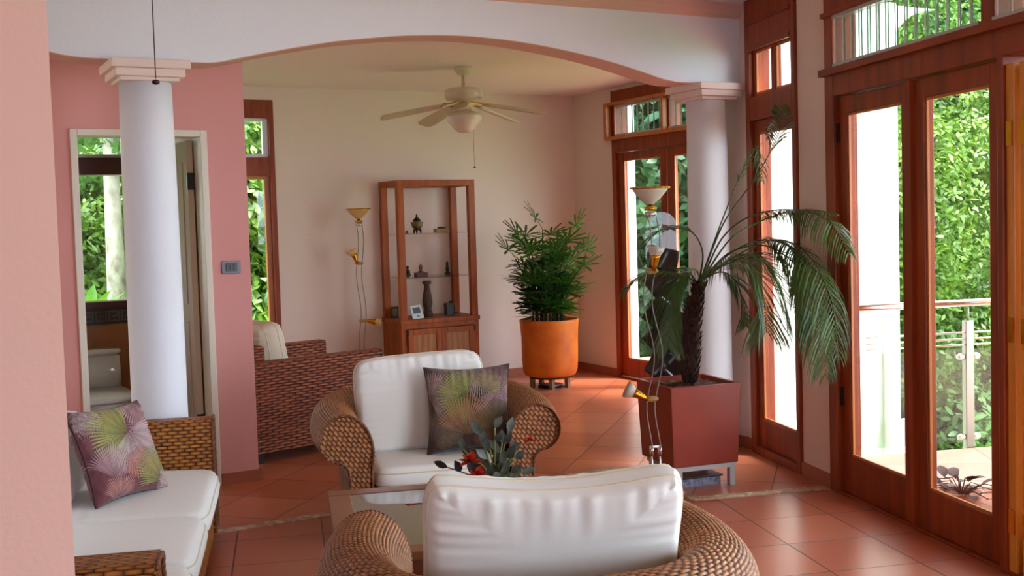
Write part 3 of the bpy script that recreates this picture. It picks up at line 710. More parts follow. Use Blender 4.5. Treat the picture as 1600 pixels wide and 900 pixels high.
# ---------- rolled-arm wicker armchair (shared by the two armchairs)
def weave_disp(P, uu, vv, w_, h_, amp):
    """push the vertices of a sheet out along its normals by a basket weave"""
    du = np.gradient(P, axis=0); dv = np.gradient(P, axis=1); N_ = np.cross(du, dv); N_ /= np.linalg.norm(N_, axis=-1, keepdims=True)+1e-9
    u = uu/w_; v = vv/h_; row = np.floor(v); u2 = u+.5*np.mod(np.abs(row), 2)
    hh = np.abs(np.sin(pi*np.mod(u2, 1)))**.6*np.abs(np.sin(pi*np.mod(v, 1)))**.5
    return P+N_*(amp*hh)[..., None]
PROF = [(0, .05), (0, .20), (0, .34), (-.008, .43), (.002, .50), (.035, .563), (.09, .603), (.145, .606), (.195, .582), (.228, .535), (.236, .48), (.218, .43), (.18, .398), (.14, .385), (.113, .36), (.105, .32), (.10, .20), (.10, .05)]
def armchair_shell(e):
    half = [(-.335, 0), (-.345, -.0), (-.365, .22), (-.365, .42), (-.325, .60), (-.22, .715), (-.08, .755)]
    pts = half[:1]+half[2:] + [(-x, y) for x, y in half[::-1][:-2]] + [(.335, 0)]
    path, s = resample(catmull(pts, 16), 700)
    prof, t = resample(catmull(PROF, 8), 440)
    tg = np.gradient(path, axis=0); tg /= np.linalg.norm(tg, axis=1)[:, None]
    out = np.stack([-tg[:, 1], tg[:, 0]], 1)     # left of the path = outward
    L = s[-1]; k = np.sin(pi*s/L)**1.0
    zs = 1+.05*k                                  # the back stands a little higher
    flare = 1 - .0*k
    P = np.zeros((700, 440, 3))
    P[:, :, 0] = path[:, None, 0]+out[:, None, 0]*prof[None, :, 0]*flare[:, None]
    P[:, :, 1] = path[:, None, 1]+out[:, None, 1]*prof[None, :, 0]*flare[:, None]
    P[:, :, 2] = prof[None, :, 1]*zs[:, None]
    UU = np.repeat(s[:, None], 440, 1); VV = np.repeat(t[None, :], 700, 0)
    P = weave_disp(P, UU, VV, .023, .0125, .0045)
    grid('woven_body', P, np.stack([UU, VV], -1), WICK, e)
    pr = catmull(PROF, 5)
    for sx in (-1, 1):
        x0 = sx*.335
        pts2 = [(x0+sx*o_, z) for o_, z in pr]
        if sx > 0: pts2 = pts2[::-1]
        b = MB(); b.prism(pts2 if sx < 0 else pts2, -.006, .01, 'y'); fr = b.build('arm_front', WICKF, e)
        b = MB()
        for ph in (0, pi):
            q = catmull([(x0+sx*o_, -.008, z) for o_, z in pr], 3); kk = np.arange(len(q))
            q = q + np.stack([np.cos(kk*.9+ph), 0*kk, np.sin(kk*.9+ph)], 1)*.003
            b.tube(q, .0052, 6)
        b.build('braided_edge', STRAND, fr)
    b = MB(); b.box((-.33, .0, .05), (.33, .03, .235)); b.box((-.33, .03, .20), (.33, .62, .235)); b.build('seat_base', WICKF, e)
    for sx in (-.36, .36):
        for yy in (.05, .60): MB().box((sx-.025, yy-.025, 0), (sx+.025, yy+.025, .06)).build('foot', DARKM, e)
    return e
chair_a = empty('wicker_armchair'); thing(chair_a, 'honey wicker armchair with rolled arms facing the camera beyond the coffee table', 'armchair', 'rolled-arm wicker armchairs')
armchair_shell(chair_a)
def copy_tree(o, parent=None):
    c = o.copy(); COL.objects.link(c)
    if parent: c.parent = parent
    for ch in list(o.children): copy_tree(ch, c)
    return c
chair_b = copy_tree(chair_a); chair_b['label'] = 'honey wicker armchair with rolled arms seen from behind at the bottom of the picture'
pa = NW(.693, 5.20); chair_a.location = (pa.x, pa.y, 0); chair_a.rotation_euler = (0, 0, -NA)
pb = NW(.672, 3.40); chair_b.location = (pb.x, pb.y, 0); chair_b.rotation_euler = (0, 0, -NA+pi-radians(3))
# seat cushions
def seat_cushion(chair_pt, rz, w_, d_, t, z, label, seed, off=(0, 0), group=None):
    c = cushion('seat_cushion', w_, d_, t, FAB, seed=seed, edge=.78, power=9, wr=.003, piping=(FABP, .004)); thing(c, label, 'cushion', group)
    R_ = Matrix.Rotation(rz, 4, 'Z'); fw = R_ @ Vector((0, 1, 0)); rt = R_ @ Vector((1, 0, 0)); o = Vector(chair_pt)+rt*off[0]+fw*off[1]+Vector((0, 0, z+t/2))
    # local z (height) -> forward/back direction, front(-y) -> up
    c.matrix_world = Matrix.Translation(o) @ Matrix((rt, -Vector((0, 0, 1)), fw)).transposed().to_4x4()
    return c
seat_cushion(pa, -NA, .655, .70, .125, .237, 'white seat cushion on the wicker armchair beyond the coffee table', 3, (0, -.03))
seat_cushion(pb, -NA+pi-radians(3), .655, .70, .125, .237, 'white seat cushion on the near wicker armchair seen from behind', 4, (0, -.03))
def lean(o, base, face, tilt, roll=0):
    """stand a cushion at base, its front (-y) turned to the direction face (rad in plan), leaning back by tilt"""
    f_ = Vector((cos(face), sin(face), 0)); up = (Vector((0, 0, 1))*cos(tilt) - f_*sin(tilt)).normalized(); rt = (-f_).cross(Vector((0, 0, 1))) * 1.0
    if roll: q = Matrix.Rotation(roll, 3, f_); up = q @ up; rt = q @ rt
    frame(o, base, rt, up)
FA = -pi/2-NA      # direction the far armchair faces
c = cushion('back_cushion', .65, .475, .17, FAB, seed=5, edge=.66, power=7, wr=.006, piping=(FABP, .004)); thing(c, 'tall white back cushion on the wicker armchair beyond the coffee table', 'cushion')
p = NW(.655, 5.56, .358); lean(c, p, FA, radians(12), radians(2.2))
c = cushion('back_cushion', .70, .50, .17, FAB, seed=6, edge=.62, pinch=.05, power=6, wr=.005, n=120, sag=.045, piping=(FABP, .0035)); thing(c, 'large white back cushion of the near armchair, seen from behind', 'cushion')
p = NW(.662, 2.90, .372); lean(c, p, FA+pi-radians(3), radians(14), radians(1.0))

# ---------- palm print pillows
def palm_print(seed, fans, ground):
    rs = np.random.RandomState(seed)
    def fn(U, V):
        g0 = np.array(lin(ground)); C = np.zeros(U.shape+(4,)); C[:] = g0
        C[..., :3] *= (1+.25*np.sin(U*40+3*np.sin(V*9))[..., None]*.4)
        for (cx, cy, a0, spr, L, col, nb) in fans:
            nb = int(nb*1.35); dx, dy = U-cx, V-cy; r = np.hypot(dx, dy); a = np.arctan2(dy, dx)-radians(a0); a = (a+pi) % (2*pi)-pi
            a = a + .10*r*np.sin(3*cx+r*2); k = a/radians(spr)*nb; f = np.abs(k-np.round(k)); kk = np.round(k)
            Lm = L*(1-.20*(np.abs(a)/radians(spr))**2)*(1-.10*np.abs(np.sin(kk*2.7))); q = np.clip(r/Lm, 0, 1)
            width = .08+.34*np.sin(pi*np.clip(.10+.90*q, 0, 1))**.9
            on = (np.abs(a) < radians(spr)) & (r < Lm); m_ = on & (f < width)
            cc = np.array(lin(col)); shade = .55+.65*q+.12*np.sin(kk*5.1+cx*7); mixv = .80
            C[m_] = C[m_]*(1-mixv)+(cc*shade[m_][:, None])*mixv
            m2 = on & ~m_; C[m2] = C[m2]*.72
        C[..., 3] = 1; return C
    return fn
PIL = vcol_mat('palm_print_fabric'); PIPE = mat('dark_piping', '2E1A18', .8)
fansA = [(-.95, .95, -50, 70, .9, '8E706C', 11), (-.45, 1.0, -80, 60, .8, '9A7E78', 10), (.25, 1.1, -95, 60, .95, 'AE968A', 12), (.95, .95, -140, 55, .9, '8E6C6E', 11), (-.95, .25, 10, 80, .8, 'A98A88', 11), (-.95, -.7, 40, 60, .75, '7C6A60', 9),
         (.75, .45, -70, 85, 1.0, 'B58E94', 13), (.0, .28, 175, 95, .8, '8E9640', 12), (.35, .35, 60, 70, .55, '9A8A60', 9), (-.05, -.62, 90, 75, 1.0, 'A0724E', 12), (.85, -.5, 150, 75, .8, '4E5030', 10), (-.35, -.95, 120, 60, .6, '6A5A48', 9), (.35, -1.05, 80, 60, .6, '6E4C38', 9)]
c = cushion('throw_pillow', .43, .43, .13, PIL, seed=8, edge=.05, pinch=.10, power=30, wr=.005, n=220, piping=(PIPE, .003), colfn=palm_print(3, fansA, '3A211F'))
thing(c, 'dark brown palm leaf print pillow leaning on the far armchair cushion', 'pillow')
p = NW(.855, 5.36, .362); lean(c, p, FA-radians(4), radians(15), radians(0))
fansB = [(-.2, 1.05, -100, 60, .7, 'A8604C', 10), (.75, 1.0, -120, 70, .8, 'C4A29E', 10), (-1.0, .9, -30, 60, .7, 'CDB3B4', 9), (.9, .3, 170, 80, .8, '96626A', 11), (-.95, -.1, 20, 70, .85, '9A646C', 10), (.1, .28, 165, 85, 1.05, '99A04C', 14), (.12, .3, -60, 85, 1.05, 'CBB0B2', 14),
         (-.6, -.55, 70, 70, .75, 'B48C94', 11), (.25, -.75, 90, 75, .75, 'B0624C', 11), (.7, -.85, 110, 75, .85, '90924C', 11), (-.5, -1.05, 80, 65, .6, 'B98078', 10), (1.0, -1.0, 130, 60, .5, 'CDB3B4', 9)]
c = cushion('throw_pillow', .41, .41, .14, PIL, seed=9, edge=.05, pinch=.10, power=30, wr=.005, n=220, piping=(PIPE, .003), colfn=palm_print(5, fansB, '6E3840'))
thing(c, 'pink and green palm leaf print pillow on the sofa at the left', 'pillow')
rt_ = (CR*.42+CF*.908); rt_.z = 0; rt_.normalize()
bs = NW(-.66, 4.80, .39)
n_f = Vector((rt_.y, -rt_.x, 0))  # facing direction
lean(c, bs, math.atan2(n_f.y, n_f.x), radians(24), radians(-2))

# ---------- sofa at the left (near-room axes)
so = empty('wicker_sofa'); so.rotation_euler = (0, 0, -NA); thing(so, 'golden wicker sofa with white cushions along the left, partly behind the pink wall', 'sofa')
def wicker_box(name, a, b, m, parent, r=.03, axis='y'):
    """a woven box with rounded top edges, swept along axis; uv in metres"""
    (x0, y0, z0), (x1, y1, z1) = a, b
    if axis == 'y': w0, w1, l0, l1 = x0, x1, y0, y1
    else: w0, w1, l0, l1 = y0, y1, x0, x1
    pr = [(w0, z0), (w0, z1-r)] + [(w0+r*(1-cos(t)), z1-r+r*sin(t)) for t in np.linspace(.2, pi/2, 5)] + [(w1-r*(1-cos(t)), z1-r+r*sin(t)) for t in np.linspace(pi/2, .2, 5)] + [(w1, z1-r), (w1, z0)]
    P_, t = resample(np.array(pr), int(60)); m_ = max(3, int((l1-l0)/.02)); L_ = np.linspace(l0, l1, m_)
    G = np.zeros((m_, 60, 3)); 
    if axis == 'y': G[..., 0] = P_[None, :, 0]; G[..., 1] = L_[:, None]
    else: G[..., 1] = P_[None, :, 0]; G[..., 0] = L_[:, None]
    G[..., 2] = P_[None, :, 1]
    UU = np.repeat(L_[:, None], 60, 1); VV = np.repeat(t[None], m_, 0)
    o = grid(name, G, np.stack([UU, VV], -1), m, parent, flip=(axis != 'y'))
    for l in (l0, l1):
        q = [((p[0], l, p[1]) if axis == 'y' else (l, p[0], p[1])) for p in pr]
        uv = [[(p[0], p[1]) for p in pr]]; MB().add(q, [tuple(range(len(q)))], uv).build('end_panel', m, o)
    return o
a_ = wicker_box('arm', (-1.22, 5.37, .05), (-.375, 5.512, .605), WICKS, so, .035, 'x')
b_ = wicker_box('arm', (-1.22, 3.03, .05), (-.375, 3.22, .615), WICKS, so, .035, 'x')
wicker_box('backrest', (-1.27, 3.03, .05), (-1.10, 5.512, .72), WICKS, so, .05, 'y')
wicker_box('seat_base', (-1.10, 3.22, .05), (-.385, 5.37, .245), WICKS, so, .01, 'y')
for par, y0, y1 in ((a_, 5.37, 5.512), (b_, 3.03, 3.22)):
    b = MB()
    for yy in (y0+.004, y1-.004):
        for ph in (0, 2.1, 4.2):
            zz = np.linspace(.06, .59, 90); kk = np.arange(90)
            b.tube(np.stack([-.372+.004*np.cos(kk*.55+ph), yy+.004*np.sin(kk*.55+ph), zz], 1), .005, 5)
    q = np.array([(-.37, y0+.02+(y1-y0-.04)*t_, .60+.01*sin(pi*t_)) for t_ in np.linspace(0, 1, 20)])
    b.tube(q, .008, 6); b.build('braided_edge', STRAND, par)
for yy in (3.08, 5.46):
    for xx in (-.43, -1.2): MB().box((xx-.025, yy-.025, 0), (xx+.025, yy+.025, .055)).build('foot', DARKM, so)
for k, (y0, y1, lb) in enumerate(((4.50, 5.36, 'white sofa seat cushion farthest from the camera, below the palm print pillow'), (3.86, 4.49, 'white sofa seat cushion in the middle of the left sofa'), (3.23, 3.85, 'white sofa seat cushion next to the near sofa arm'))):
    c = cushion('sofa_seat_cushion', y1-y0, .76, .15, FAB, seed=20+k, edge=.72, power=10, wr=.004, piping=(FABP, .0035)); thing(c, lb, 'cushion', 'seat cushions of the sofa')
    rt = -(NW(0, 1)-NW(0, 0)); fw = -(NW(1, 0)-NW(0, 0)); o = NW(-.345, (y0+y1)/2, .247+.072)
    c.matrix_world = Matrix.Translation(o) @ Matrix((rt, fw.cross(rt)*1.0, fw)).transposed().to_4x4()
for k, (mm, lb) in enumerate(((4.93, 'white sofa back cushion behind the palm print pillow'), (4.2, 'white sofa back cushion in the middle of the sofa'), (3.55, 'white sofa back cushion beside the near arm'))):
    c = cushion('sofa_back_cushion', .72 if k == 0 else .62, .32, .16, FAB, seed=30+k, edge=.6, power=8, wr=.006, piping=(FABP, .0035)); thing(c, lb, 'cushion', 'back cushions of the sofa')
    lean(c, NW(-.95, mm, .39), -NA, radians(10))

# ---------- dark wicker chair in the far room
dC = math.atan2(.222, .975); ch = empty('wicker_chair', (1.856, 6.875, 0), dC); thing(ch, 'red brown box weave wicker chair with cream cushion beside the pink wall', 'armchair')
wicker_box('arm', (0, 0, .07), (.98, .12, .645), WICKD, ch, .02, 'x')
wicker_box('arm', (.16, .72, .07), (.98, .84, .66), WICKD, ch, .02, 'x')
wicker_box('raised_arm_end', (.14, .725, .66), (.50, .835, .73), WICKD, ch, .02, 'x')
wicker_box('backrest', (0, .12, .07), (.15, .84, .74), WICKD, ch, .03, 'y')
wicker_box('seat_base', (.15, .12, .07), (.95, .72, .26), WICKD, ch, .01, 'y')
for xx in (.03, .93):
    for yy in (.03, .80): MB().box((xx, yy, 0), (xx+.04, yy+.04, .075)).build('foot', DARKM, ch)
mC = Matrix.Rotation(dC, 4, 'Z')
c = cushion('back_cushion', .56, .46, .20, mat('beige_fabric', 'E3D0BC', .9, bump=.2, bscale=200), seed=40, edge=.8, power=8, piping=(FABP, .004)); thing(c, 'thick cream back cushion in the red brown wicker chair', 'cushion')
lean(c, Vector((1.856, 6.875, .415)) + (mC @ Vector((.29, .42, 0))), dC, radians(10))
c = seat_cushion((1.856, 6.875, 0), dC-pi/2+pi, .58, .76, .15, .262, 'cream seat cushion in the red brown wicker chair beside the pink wall', 41, (.42, -.93))

# ---------- coffee table
tb = empty('coffee_table'); tb.rotation_euler = (0, 0, -NA); thing(tb, 'low wooden coffee table with glass top between the two armchairs', 'table')
TW = mat('table_wood', '8E4620', .3, noise=('7A3A18', 4, (6, 1, 1)), coat=.3)
n0, n1, m0, m1, zt = .125, 1.09, 3.50, 4.41, .45
b = MB(); fw_ = .085
for a in ((n0, m0, n1, m0+fw_), (n0, m1-fw_, n1, m1), (n0, m0+fw_, n0+fw_, m1-fw_), (n1-fw_, m0+fw_, n1, m1-fw_)): b.box((a[0], a[1], zt-.03), (a[2], a[3], zt))
b.build('top_frame', TW, tb, bevel=.004)
b = MB(); b.box((n0+.03, m0+.03, zt-.12), (n1-.03, m0+.055, zt-.03)); b.box((n0+.03, m1-.055, zt-.12), (n1-.03, m1-.03, zt-.03)); b.box((n0+.03, m0+.055, zt-.12), (n0+.055, m1-.055, zt-.03)); b.box((n1-.055, m0+.055, zt-.12), (n1-.03, m1-.055, zt-.03)); b.build('apron', TW, tb, bevel=.003)
for x in (n0+.03, n1-.10):
    for y in (m0+.03, m1-.10): MB().box((x, y, 0), (x+.07, y+.07, zt-.03)).build('leg', TW, tb, bevel=.004)
MB().box((n0+.05, m0+.05, .13), (n1-.05, m1-.05, .15)).build('lower_shelf', TW, tb, bevel=.003)
TG = glass_mat('table_glass', (.30, .29, .28), 2.6)
MB().box((n0+fw_-.005, m0+fw_-.005, zt-.012), (n1-fw_+.005, m1-fw_+.005, zt-.002)).build('glass_top', TG, tb)

# ---------- vase of leaves and red flowers on the table
vp = NW(.735, 4.06)
fl = empty('flower_arrangement', (vp.x, vp.y, .45)); thing(fl, 'arrangement of dark grey-green leaves with red flowers on the coffee table', 'plant')
MB().lathe([(.05, 0), (.065, .02), (.06, .06), (.045, .09), (.05, .10), (.04, .10), (.035, .06), (0, .05)], n=24, cap=False).build('vase', mat('green_glass_vase', '8A9A3C', .2), fl)
GL = mat('grey_green_leaf', '5A625A', .5, noise=('3A423C', 25, (1, 1, 1))); GL2 = mat('dark_purple_leaf', '2E2632', .5); RED = mat('red_petal', 'C8321E', .5); STEMM = mat('green_stem', '7C7A3C', .6)
def cr_cu(dx, dz, dy=0): return CR*dx+Vector((0, 0, 1))*dz+Vector((CF.x, CF.y, 0))*dy
# stem tips given as offsets (right, up, away) from the vase mouth
tips = [(-.02, .13, .03, 4), (.03, .12, .03, 4), (.08, .06, .03, 4), (-.06, .06, .03, 4), (-.055, .155, .02, 2), (.005, .185, 0, 2), (.055, .165, .01, 3), (-.12, .10, .02, 3), (-.175, .035, 0, 4), (.085, .10, -.02, 4), (-.03, .11, -.05, 3), (.06, .03, -.06, 3), (-.08, .02, -.06, 4), (.02, .07, .06, 3), (.10, .01, 0, 3), (-.02, .02, -.1, 3), (-.11, -.02, -.05, 3), (.05, .08, -.05, 3)]
for k, (dx, dz, dy, nl) in enumerate(tips):
    b = MB(); q = catmull([(0, 0, .05), tuple(cr_cu(dx*.4, .07+dz*.5, dy*.4)), tuple(cr_cu(dx, .09+dz, dy))], 6); b.tube(q, .0028, 6)
    st = b.build('stem', STEMM, fl)
    for i in range(nl):
        t_ = q[-1-i*3 if i*3 < len(q)-1 else 0]; b = MB(); a = random.uniform(-1.2, 1.2)
        d = cr_cu(dx*3+random.uniform(-.8, .8), .5+dz*2+random.uniform(-.4, .6), random.uniform(-.5, .3))
        leaf_quad(b, t_, d, -CF+Vector((0, 0, random.uniform(-.3, .5))), random.uniform(.045, .068), random.uniform(.026, .034), .2, .15); b.build('leaf', GL2 if dx < -.07 and k % 2 == 0 or dx < -.15 else GL, st)
for (dx, dz, dy, r_) in ((.135, .135, 0, .017), (-.085, .07, -.06, .030), (-.055, .02, -.09, .032)):
    b = MB(); q = catmull([(0, 0, .06), tuple(cr_cu(dx*.5, .09+dz*.7, dy*.5)), tuple(cr_cu(dx, .09+dz, dy))], 6); b.tube(q, .0022, 6); st = b.build('stem', STEMM, fl)
    b = MB()
    for i in range(9):
        a = i*2.4; leaf_quad(b, q[-1], (cos(a)*.8, sin(a)*.8, -.4+.25*(i % 4)), (0, 0, 1), r_*1.6, r_*1.1, .5, -.3)
    b.build('red_flower', RED, st)

# ---------- cabinet
cb = empty('display_cabinet', (3.717, 8.90, 0)); thing(cb, 'tall teak display cabinet with open glass shelves and two doors against the back wall', 'cabinet')
W_, D_ = .745, .43; zd = .655; ht = 1.868
def post(x, y, nm='post'): MB().box((x, y, zd), (x+.06, y+.055, ht-.055)).build(nm, TEAK, cb, bevel=.003)
post(0, 0); post(W_-.06, 0); post(0, D_-.055); post(W_-.06, D_-.055)
b = MB(); b.box((0, 0, ht-.055), (W_, .06, ht)); b.box((0, D_-.06, ht-.055), (W_, D_, ht)); b.box((0, .06, ht-.055), (.06, D_-.06, ht)); b.box((W_-.06, .06, ht-.055), (W_, D_-.06, ht)); b.build('top_frame', TEAK, cb, bevel=.003)
b = MB(); b.box((0, 0, .08), (.022, D_, zd-.04)); b.box((W_-.022, 0, .08), (W_, D_, zd-.04)); b.box((.022, D_-.02, .08), (W_-.022, D_, zd-.04)); b.box((.022, 0, .08), (W_-.022, D_-.02, .10))
b.box((0.022, 0, .10), (.05, .022, zd-.04)); b.box((W_-.05, 0, .10), (W_-.022, .022, zd-.04)); b.box((0.05, 0, zd-.08), (W_-.05, .022, zd-.04)); b.box((.05, 0, .10), (W_-.05, .022, .15)); b.box((.03, .03, 0), (W_-.03, D_-.03, .08))
b.build('carcass', TEAK, cb)
MB().box((-.012, -.012, zd-.04), (W_+.012, D_, zd)).build('deck', TEAK, cb, bevel=.004)
LP = mat('cabinet_door_panel', 'B97A44', .4, noise=('8E5224', 5, (7, 1, .5)))
for k, x in enumerate((.052, W_/2+.001)):
    x1 = x+W_/2-.053; b = MB(); b.box((x, -.018, .155), (x+.05, .0, zd-.085)); b.box((x1-.05, -.018, .155), (x1, .0, zd-.085)); b.box((x+.05, -.018, .155), (x1-.05, 0, .21)); b.box((x+.05, -.018, zd-.135), (x1-.05, 0, zd-.085))
    d = b.build('door', TEAK, cb, bevel=.003); MB().box((x+.05, -.010, .21), (x1-.05, -.004, zd-.135)).build('door_panel', LP, d)
    hx = x if k == 0 else x1
    for hz in (.22, .52): MB().box((hx-.008, -.022, hz), (hx+.008, -.017, hz+.05)).build('hinge', DARKM, d)
for z in (1.400, 1.015):
    MB().box((.02, .02, z-.004), (W_-.02, D_-.02, z+.004)).build('glass_shelf', SHELFG, cb)
b = MB()
for z in (1.400, 1.015):
    for x, y in ((.062, .03), (W_-.066, .03), (.062, D_-.03), (W_-.066, D_-.03)): b.box((x-.003, y-.005, z-.014), (x+.012, y+.005, z-.005))
b.build('shelf_pin', CHROME, cb)
def on_cab(name, x, y, z, label, cat): return thing(empty(name, (3.717+x, 8.90+y, z)), label, cat)
# incense burner
BRZ = mat('aged_bronze', '5E5038', .45, metal=.6, noise=('8F8050', 30, (1, 1, 1))); BRD = mat('dark_bronze', '2C211C', .5, metal=.3)
e_ = on_cab('incense_burner', .262, .2, 1.404, 'round bronze lidded incense burner on three feet, middle of the upper glass shelf', 'ornament')
MB().lathe([(0, .03), (.03, .035), (.047, .06), (.052, .078), (.046, .095), (.036, .105)], n=24, cap=False).build('bowl', BRZ, e_)
MB().lathe([(.036, .105), (.03, .125), (.014, .138), (.006, .15), (.009, .158), (.004, .17), (0, .172)], n=24, cap=False).build('lid', BRD, e_)
for a in (0, 2.1, 4.2): MB().tube([(.02*cos(a), .02*sin(a), .035), (.036*cos(a), .036*sin(a), .02), (.034*cos(a), .034*sin(a), 0)], [.012, .009, .007], 8).build('foot', BRD, e_)
for s_ in (-1, 1): MB().tube([(s_*.045, 0, .09), (s_*.058, 0, .10), (s_*.052, 0, .078)], .004, 6).build('handle', BRD, e_)
# little figures left of it
e_ = on_cab('small_figurine', .135, .14, 1.404, 'tiny dark figurine at the left end of the upper glass shelf', 'ornament')
MB().box((-.015, -.012, 0), (.015, .012, .006)).build('base', BRD, e_, bevel=.002); MB().sphere((0, 0, .016), (.010, .008, .012)).build('body', BRD, e_)
# golden box
e_ = on_cab('wooden_box', .50, .2, 1.404, 'small flat golden wooden box with dark carving on top, right on the upper glass shelf', 'box')
MB().box((-.065, -.035, 0), (.065, .035, .035)).build('body', mat('golden_wood', 'A67A3A', .5), e_, bevel=.003)
b = MB(); b.sphere((-.01, 0, .042), (.03, .015, .01)); b.sphere((.025, 0, .04), (.02, .012, .007)); b.build('carving', BRD, e_)
# middle shelf
e_ = on_cab('buddha_bust', .285, .2, 1.019, 'small brown bust on a rectangular plinth, middle of the lower glass shelf', 'ornament')
RB = mat('red_brown_clay', '6A3D30', .6)
MB().box((-.055, -.03, 0), (.055, .03, .034)).build('plinth', mat('dark_red_wood', '4A201A', .4), e_, bevel=.002)
MB().lathe([(.03, .034), (.028, .042), (.012, .05), (.011, .058), (.017, .068), (.019, .08), (.014, .095), (.006, .105), (.005, .112), (0, .115)], n=20, cap=True).build('head', RB, e_)
e_ = on_cab('seated_figure', .14, .16, 1.019, 'small dark seated figure behind the left front post, lower glass shelf', 'ornament')
MB().sphere((0, 0, .02), (.03, .02, .02)).build('base', BRD, e_); MB().lathe([(.022, .03), (.024, .05), (.012, .066), (.008, .072), (.013, .082), (.011, .096), (0, .102)], n=16).build('body', BRD, e_)
e_ = on_cab('dark_statuette', .62, .36, 1.019, 'slim dark statuette by the right rear post, lower glass shelf', 'ornament')
MB().box((-.02, -.016, 0), (.02, .016, .02)).build('base', BRD, e_); MB().lathe([(.014, .02), (.017, .05), (.01, .075), (.013, .09), (.009, .11), (0, .12)], n=14).build('body', BRD, e_)
# deck objects
e_ = on_cab('carved_vase', .325, .17, zd, 'tall slim dark carved vase on the cabinet deck', 'vase')
CV = mat('carved_dark_wood', '3A2B29', .55, noise=('5C4238', 45, (1, 1, 1)), bump=1.0, bscale=90)
MB().lathe([(.045, 0), (.047, .02), (.04, .05), (.034, .07), (.042, .10), (.046, .14), (.038, .20), (.027, .26), (.024, .285), (.04, .30), (.04, .322), (.032, .322), (.02, .30), (0, .29)], n=32, cap=False).build('body', CV, e_)
e_ = on_cab('digital_clock', .19, .06, zd, 'white digital display device leaning on the cabinet deck', 'clock')
mx = Matrix.Rotation(radians(-22), 4, 'X') @ Matrix.Rotation(radians(-6), 4, 'Y')
MB().box((-.055, 0, 0), (.055, .012, .125), mx).build('casing', mat('white_plastic', 'DDE6EA', .35), e_, bevel=.003)
MB().box((-.035, -.002, .05), (.035, 0, .105), mx).build('display', mat('lcd', '5C6C70', .2), e_)
MB().box((-.012, -.0025, .017), (.014, 0, .036), mx).build('button', mat('grey_plastic', '8C9AA0', .4), e_)
e_ = on_cab('dark_box', .53, .16, zd, 'small square black box right of the carved vase on the cabinet deck', 'box')
MB().box((-.035, -.03, 0), (.035, .03, .11)).build('body', mat('black_lacquer', '241C20', .35), e_, bevel=.003); MB().box((-.037, -.032, .088), (.037, .032, .112)).build('lid', mat('black_lacquer', '241C20', .35), e_, bevel=.003)
e_ = on_cab('framed_picture', .065, .30, zd, 'small dark picture block seen between the left posts of the cabinet', 'picture')
MB().box((-.035, 0, 0), (.035, .02, .10)).build('frame', BRD, e_, bevel=.002); MB().box((-.022, -.002, .018), (.022, 0, .082)).build('picture', mat('picture_tan', '9C7A56', .5, noise=('4A2E20', 60, (1, 1, 1))), e_)
e_ = on_cab('dark_bottle', .635, .33, zd, 'dark round pot with a light dot in the right rear corner of the cabinet deck', 'pot')
MB().lathe([(.03, 0), (.036, .03), (.034, .08), (.02, .10), (.022, .115), (.012, .115), (0, .10)], n=20, cap=False).build('body', BRD, e_); MB().sphere((-.012, -.034, .035), .005, 8).build('dot', CHROME, e_)

# ---------- floor lamps with two wavy wires
def glass_shade_mat():
    m = mat('frosted_shade', 'E9DCCB', .35, .5); m.node_tree.nodes['Principled BSDF'].inputs['Transmission Weight'].default_value = .25; return m
SH = glass_shade_mat(); AMB = mat('amber_shade', 'DDB46E', .3, .5)
def wavy(x0, amp, ph, z0, z1, k=26, per=.62, yo=0): return [(x0+amp*sin(2*pi*z/per+ph)*(.35+.65*min(1, (z-z0)/.25)), yo+.4*amp*cos(2*pi*z/per+ph), z) for z in np.linspace(z0, z1, k)]
def floor_lamp(loc, rz, label, hgt, spots, shade, dark=False, amp=.025):
    e = empty('floor_lamp', loc, rz); thing(e, label, 'floor lamp', 'wavy wire floor lamps'); k = hgt/1.64
    MB().lathe([(.12, 0), (.12, .012), (.10, .022), (.02, .028), (0, .028)], n=32, cap=False).build('base', STRAND if not dark else TW, e)
    wm = mat('grey_wire', '8A7E76', .4, metal=.6)
    for i, x in enumerate((-.022, .022)):
        MB().tube([(x, 0, .02), (x, 0, .24)], .006, 8).build('leg_rod', CHROME, e)
        MB().tube(wavy(x, amp, .3, .24, hgt-.13, 60), .0038, 6).build('wavy_wire', wm, e)
        MB().lathe([(.013, .215), (.013, .265)], c=(x, 0, 0), n=14).build('collar', CHROME, e)
    MB().box((-.03, -.008, .258), (.03, .008, .268)).build('cross_bar', CHROME, e)
    MB().lathe([(.032, hgt-.15), (.032, hgt-.125)], n=20).build('upper_collar', CHROME, e)
    MB().lathe([(.032, hgt-.118), (.034, hgt-.10), (.012, hgt-.095), (.01, hgt-.075), (.02, hgt-.07)], n=20).build('upper_socket', BRASS, e)
    s = MB().lathe([(.018, hgt-.085), (.05, hgt-.06), (.085, hgt-.02), (.098, hgt), (.095, hgt+.001), (.08, hgt-.02), (.045, hgt-.055), (.0, hgt-.075)], n=36, cap=False).build('bowl_shade', shade, e)
    MB().tube([(.103*cos(t), .103*sin(t), hgt+.001) for t in np.linspace(0, 2*pi, 36, endpoint=False)], .006, 6, closed=True).build('gold_rim', BRASS, s)
    for (z, side, tilt) in spots:
        dx = amp*sin(2*pi*z/.62+.3)
        MB().sphere((dx, 0, z), (.038, .016, .016), 16).build('bracket', mat('mottled_bracket', 'A99672', .4, noise=('C08A38', 40, (1, 1, 1))), e)
        mx = Matrix.Translation((dx+side*.022, -.02, z)) @ Matrix.Rotation(side*tilt, 4, 'Y')
        sp = MB().lathe([(.009, 0), (.016, .03), (.024, .07), (.028, .085)], n=20, cap=True, mx=mx).build('spot_cone', BRASS, e)
        MB().lathe([(.026, .083), (.040, .105), (.048, .13), (.044, .13), (.03, .108), (0, .09)], n=24, cap=False, mx=mx).build('spot_shade', shade, sp)
    return e
import mathutils
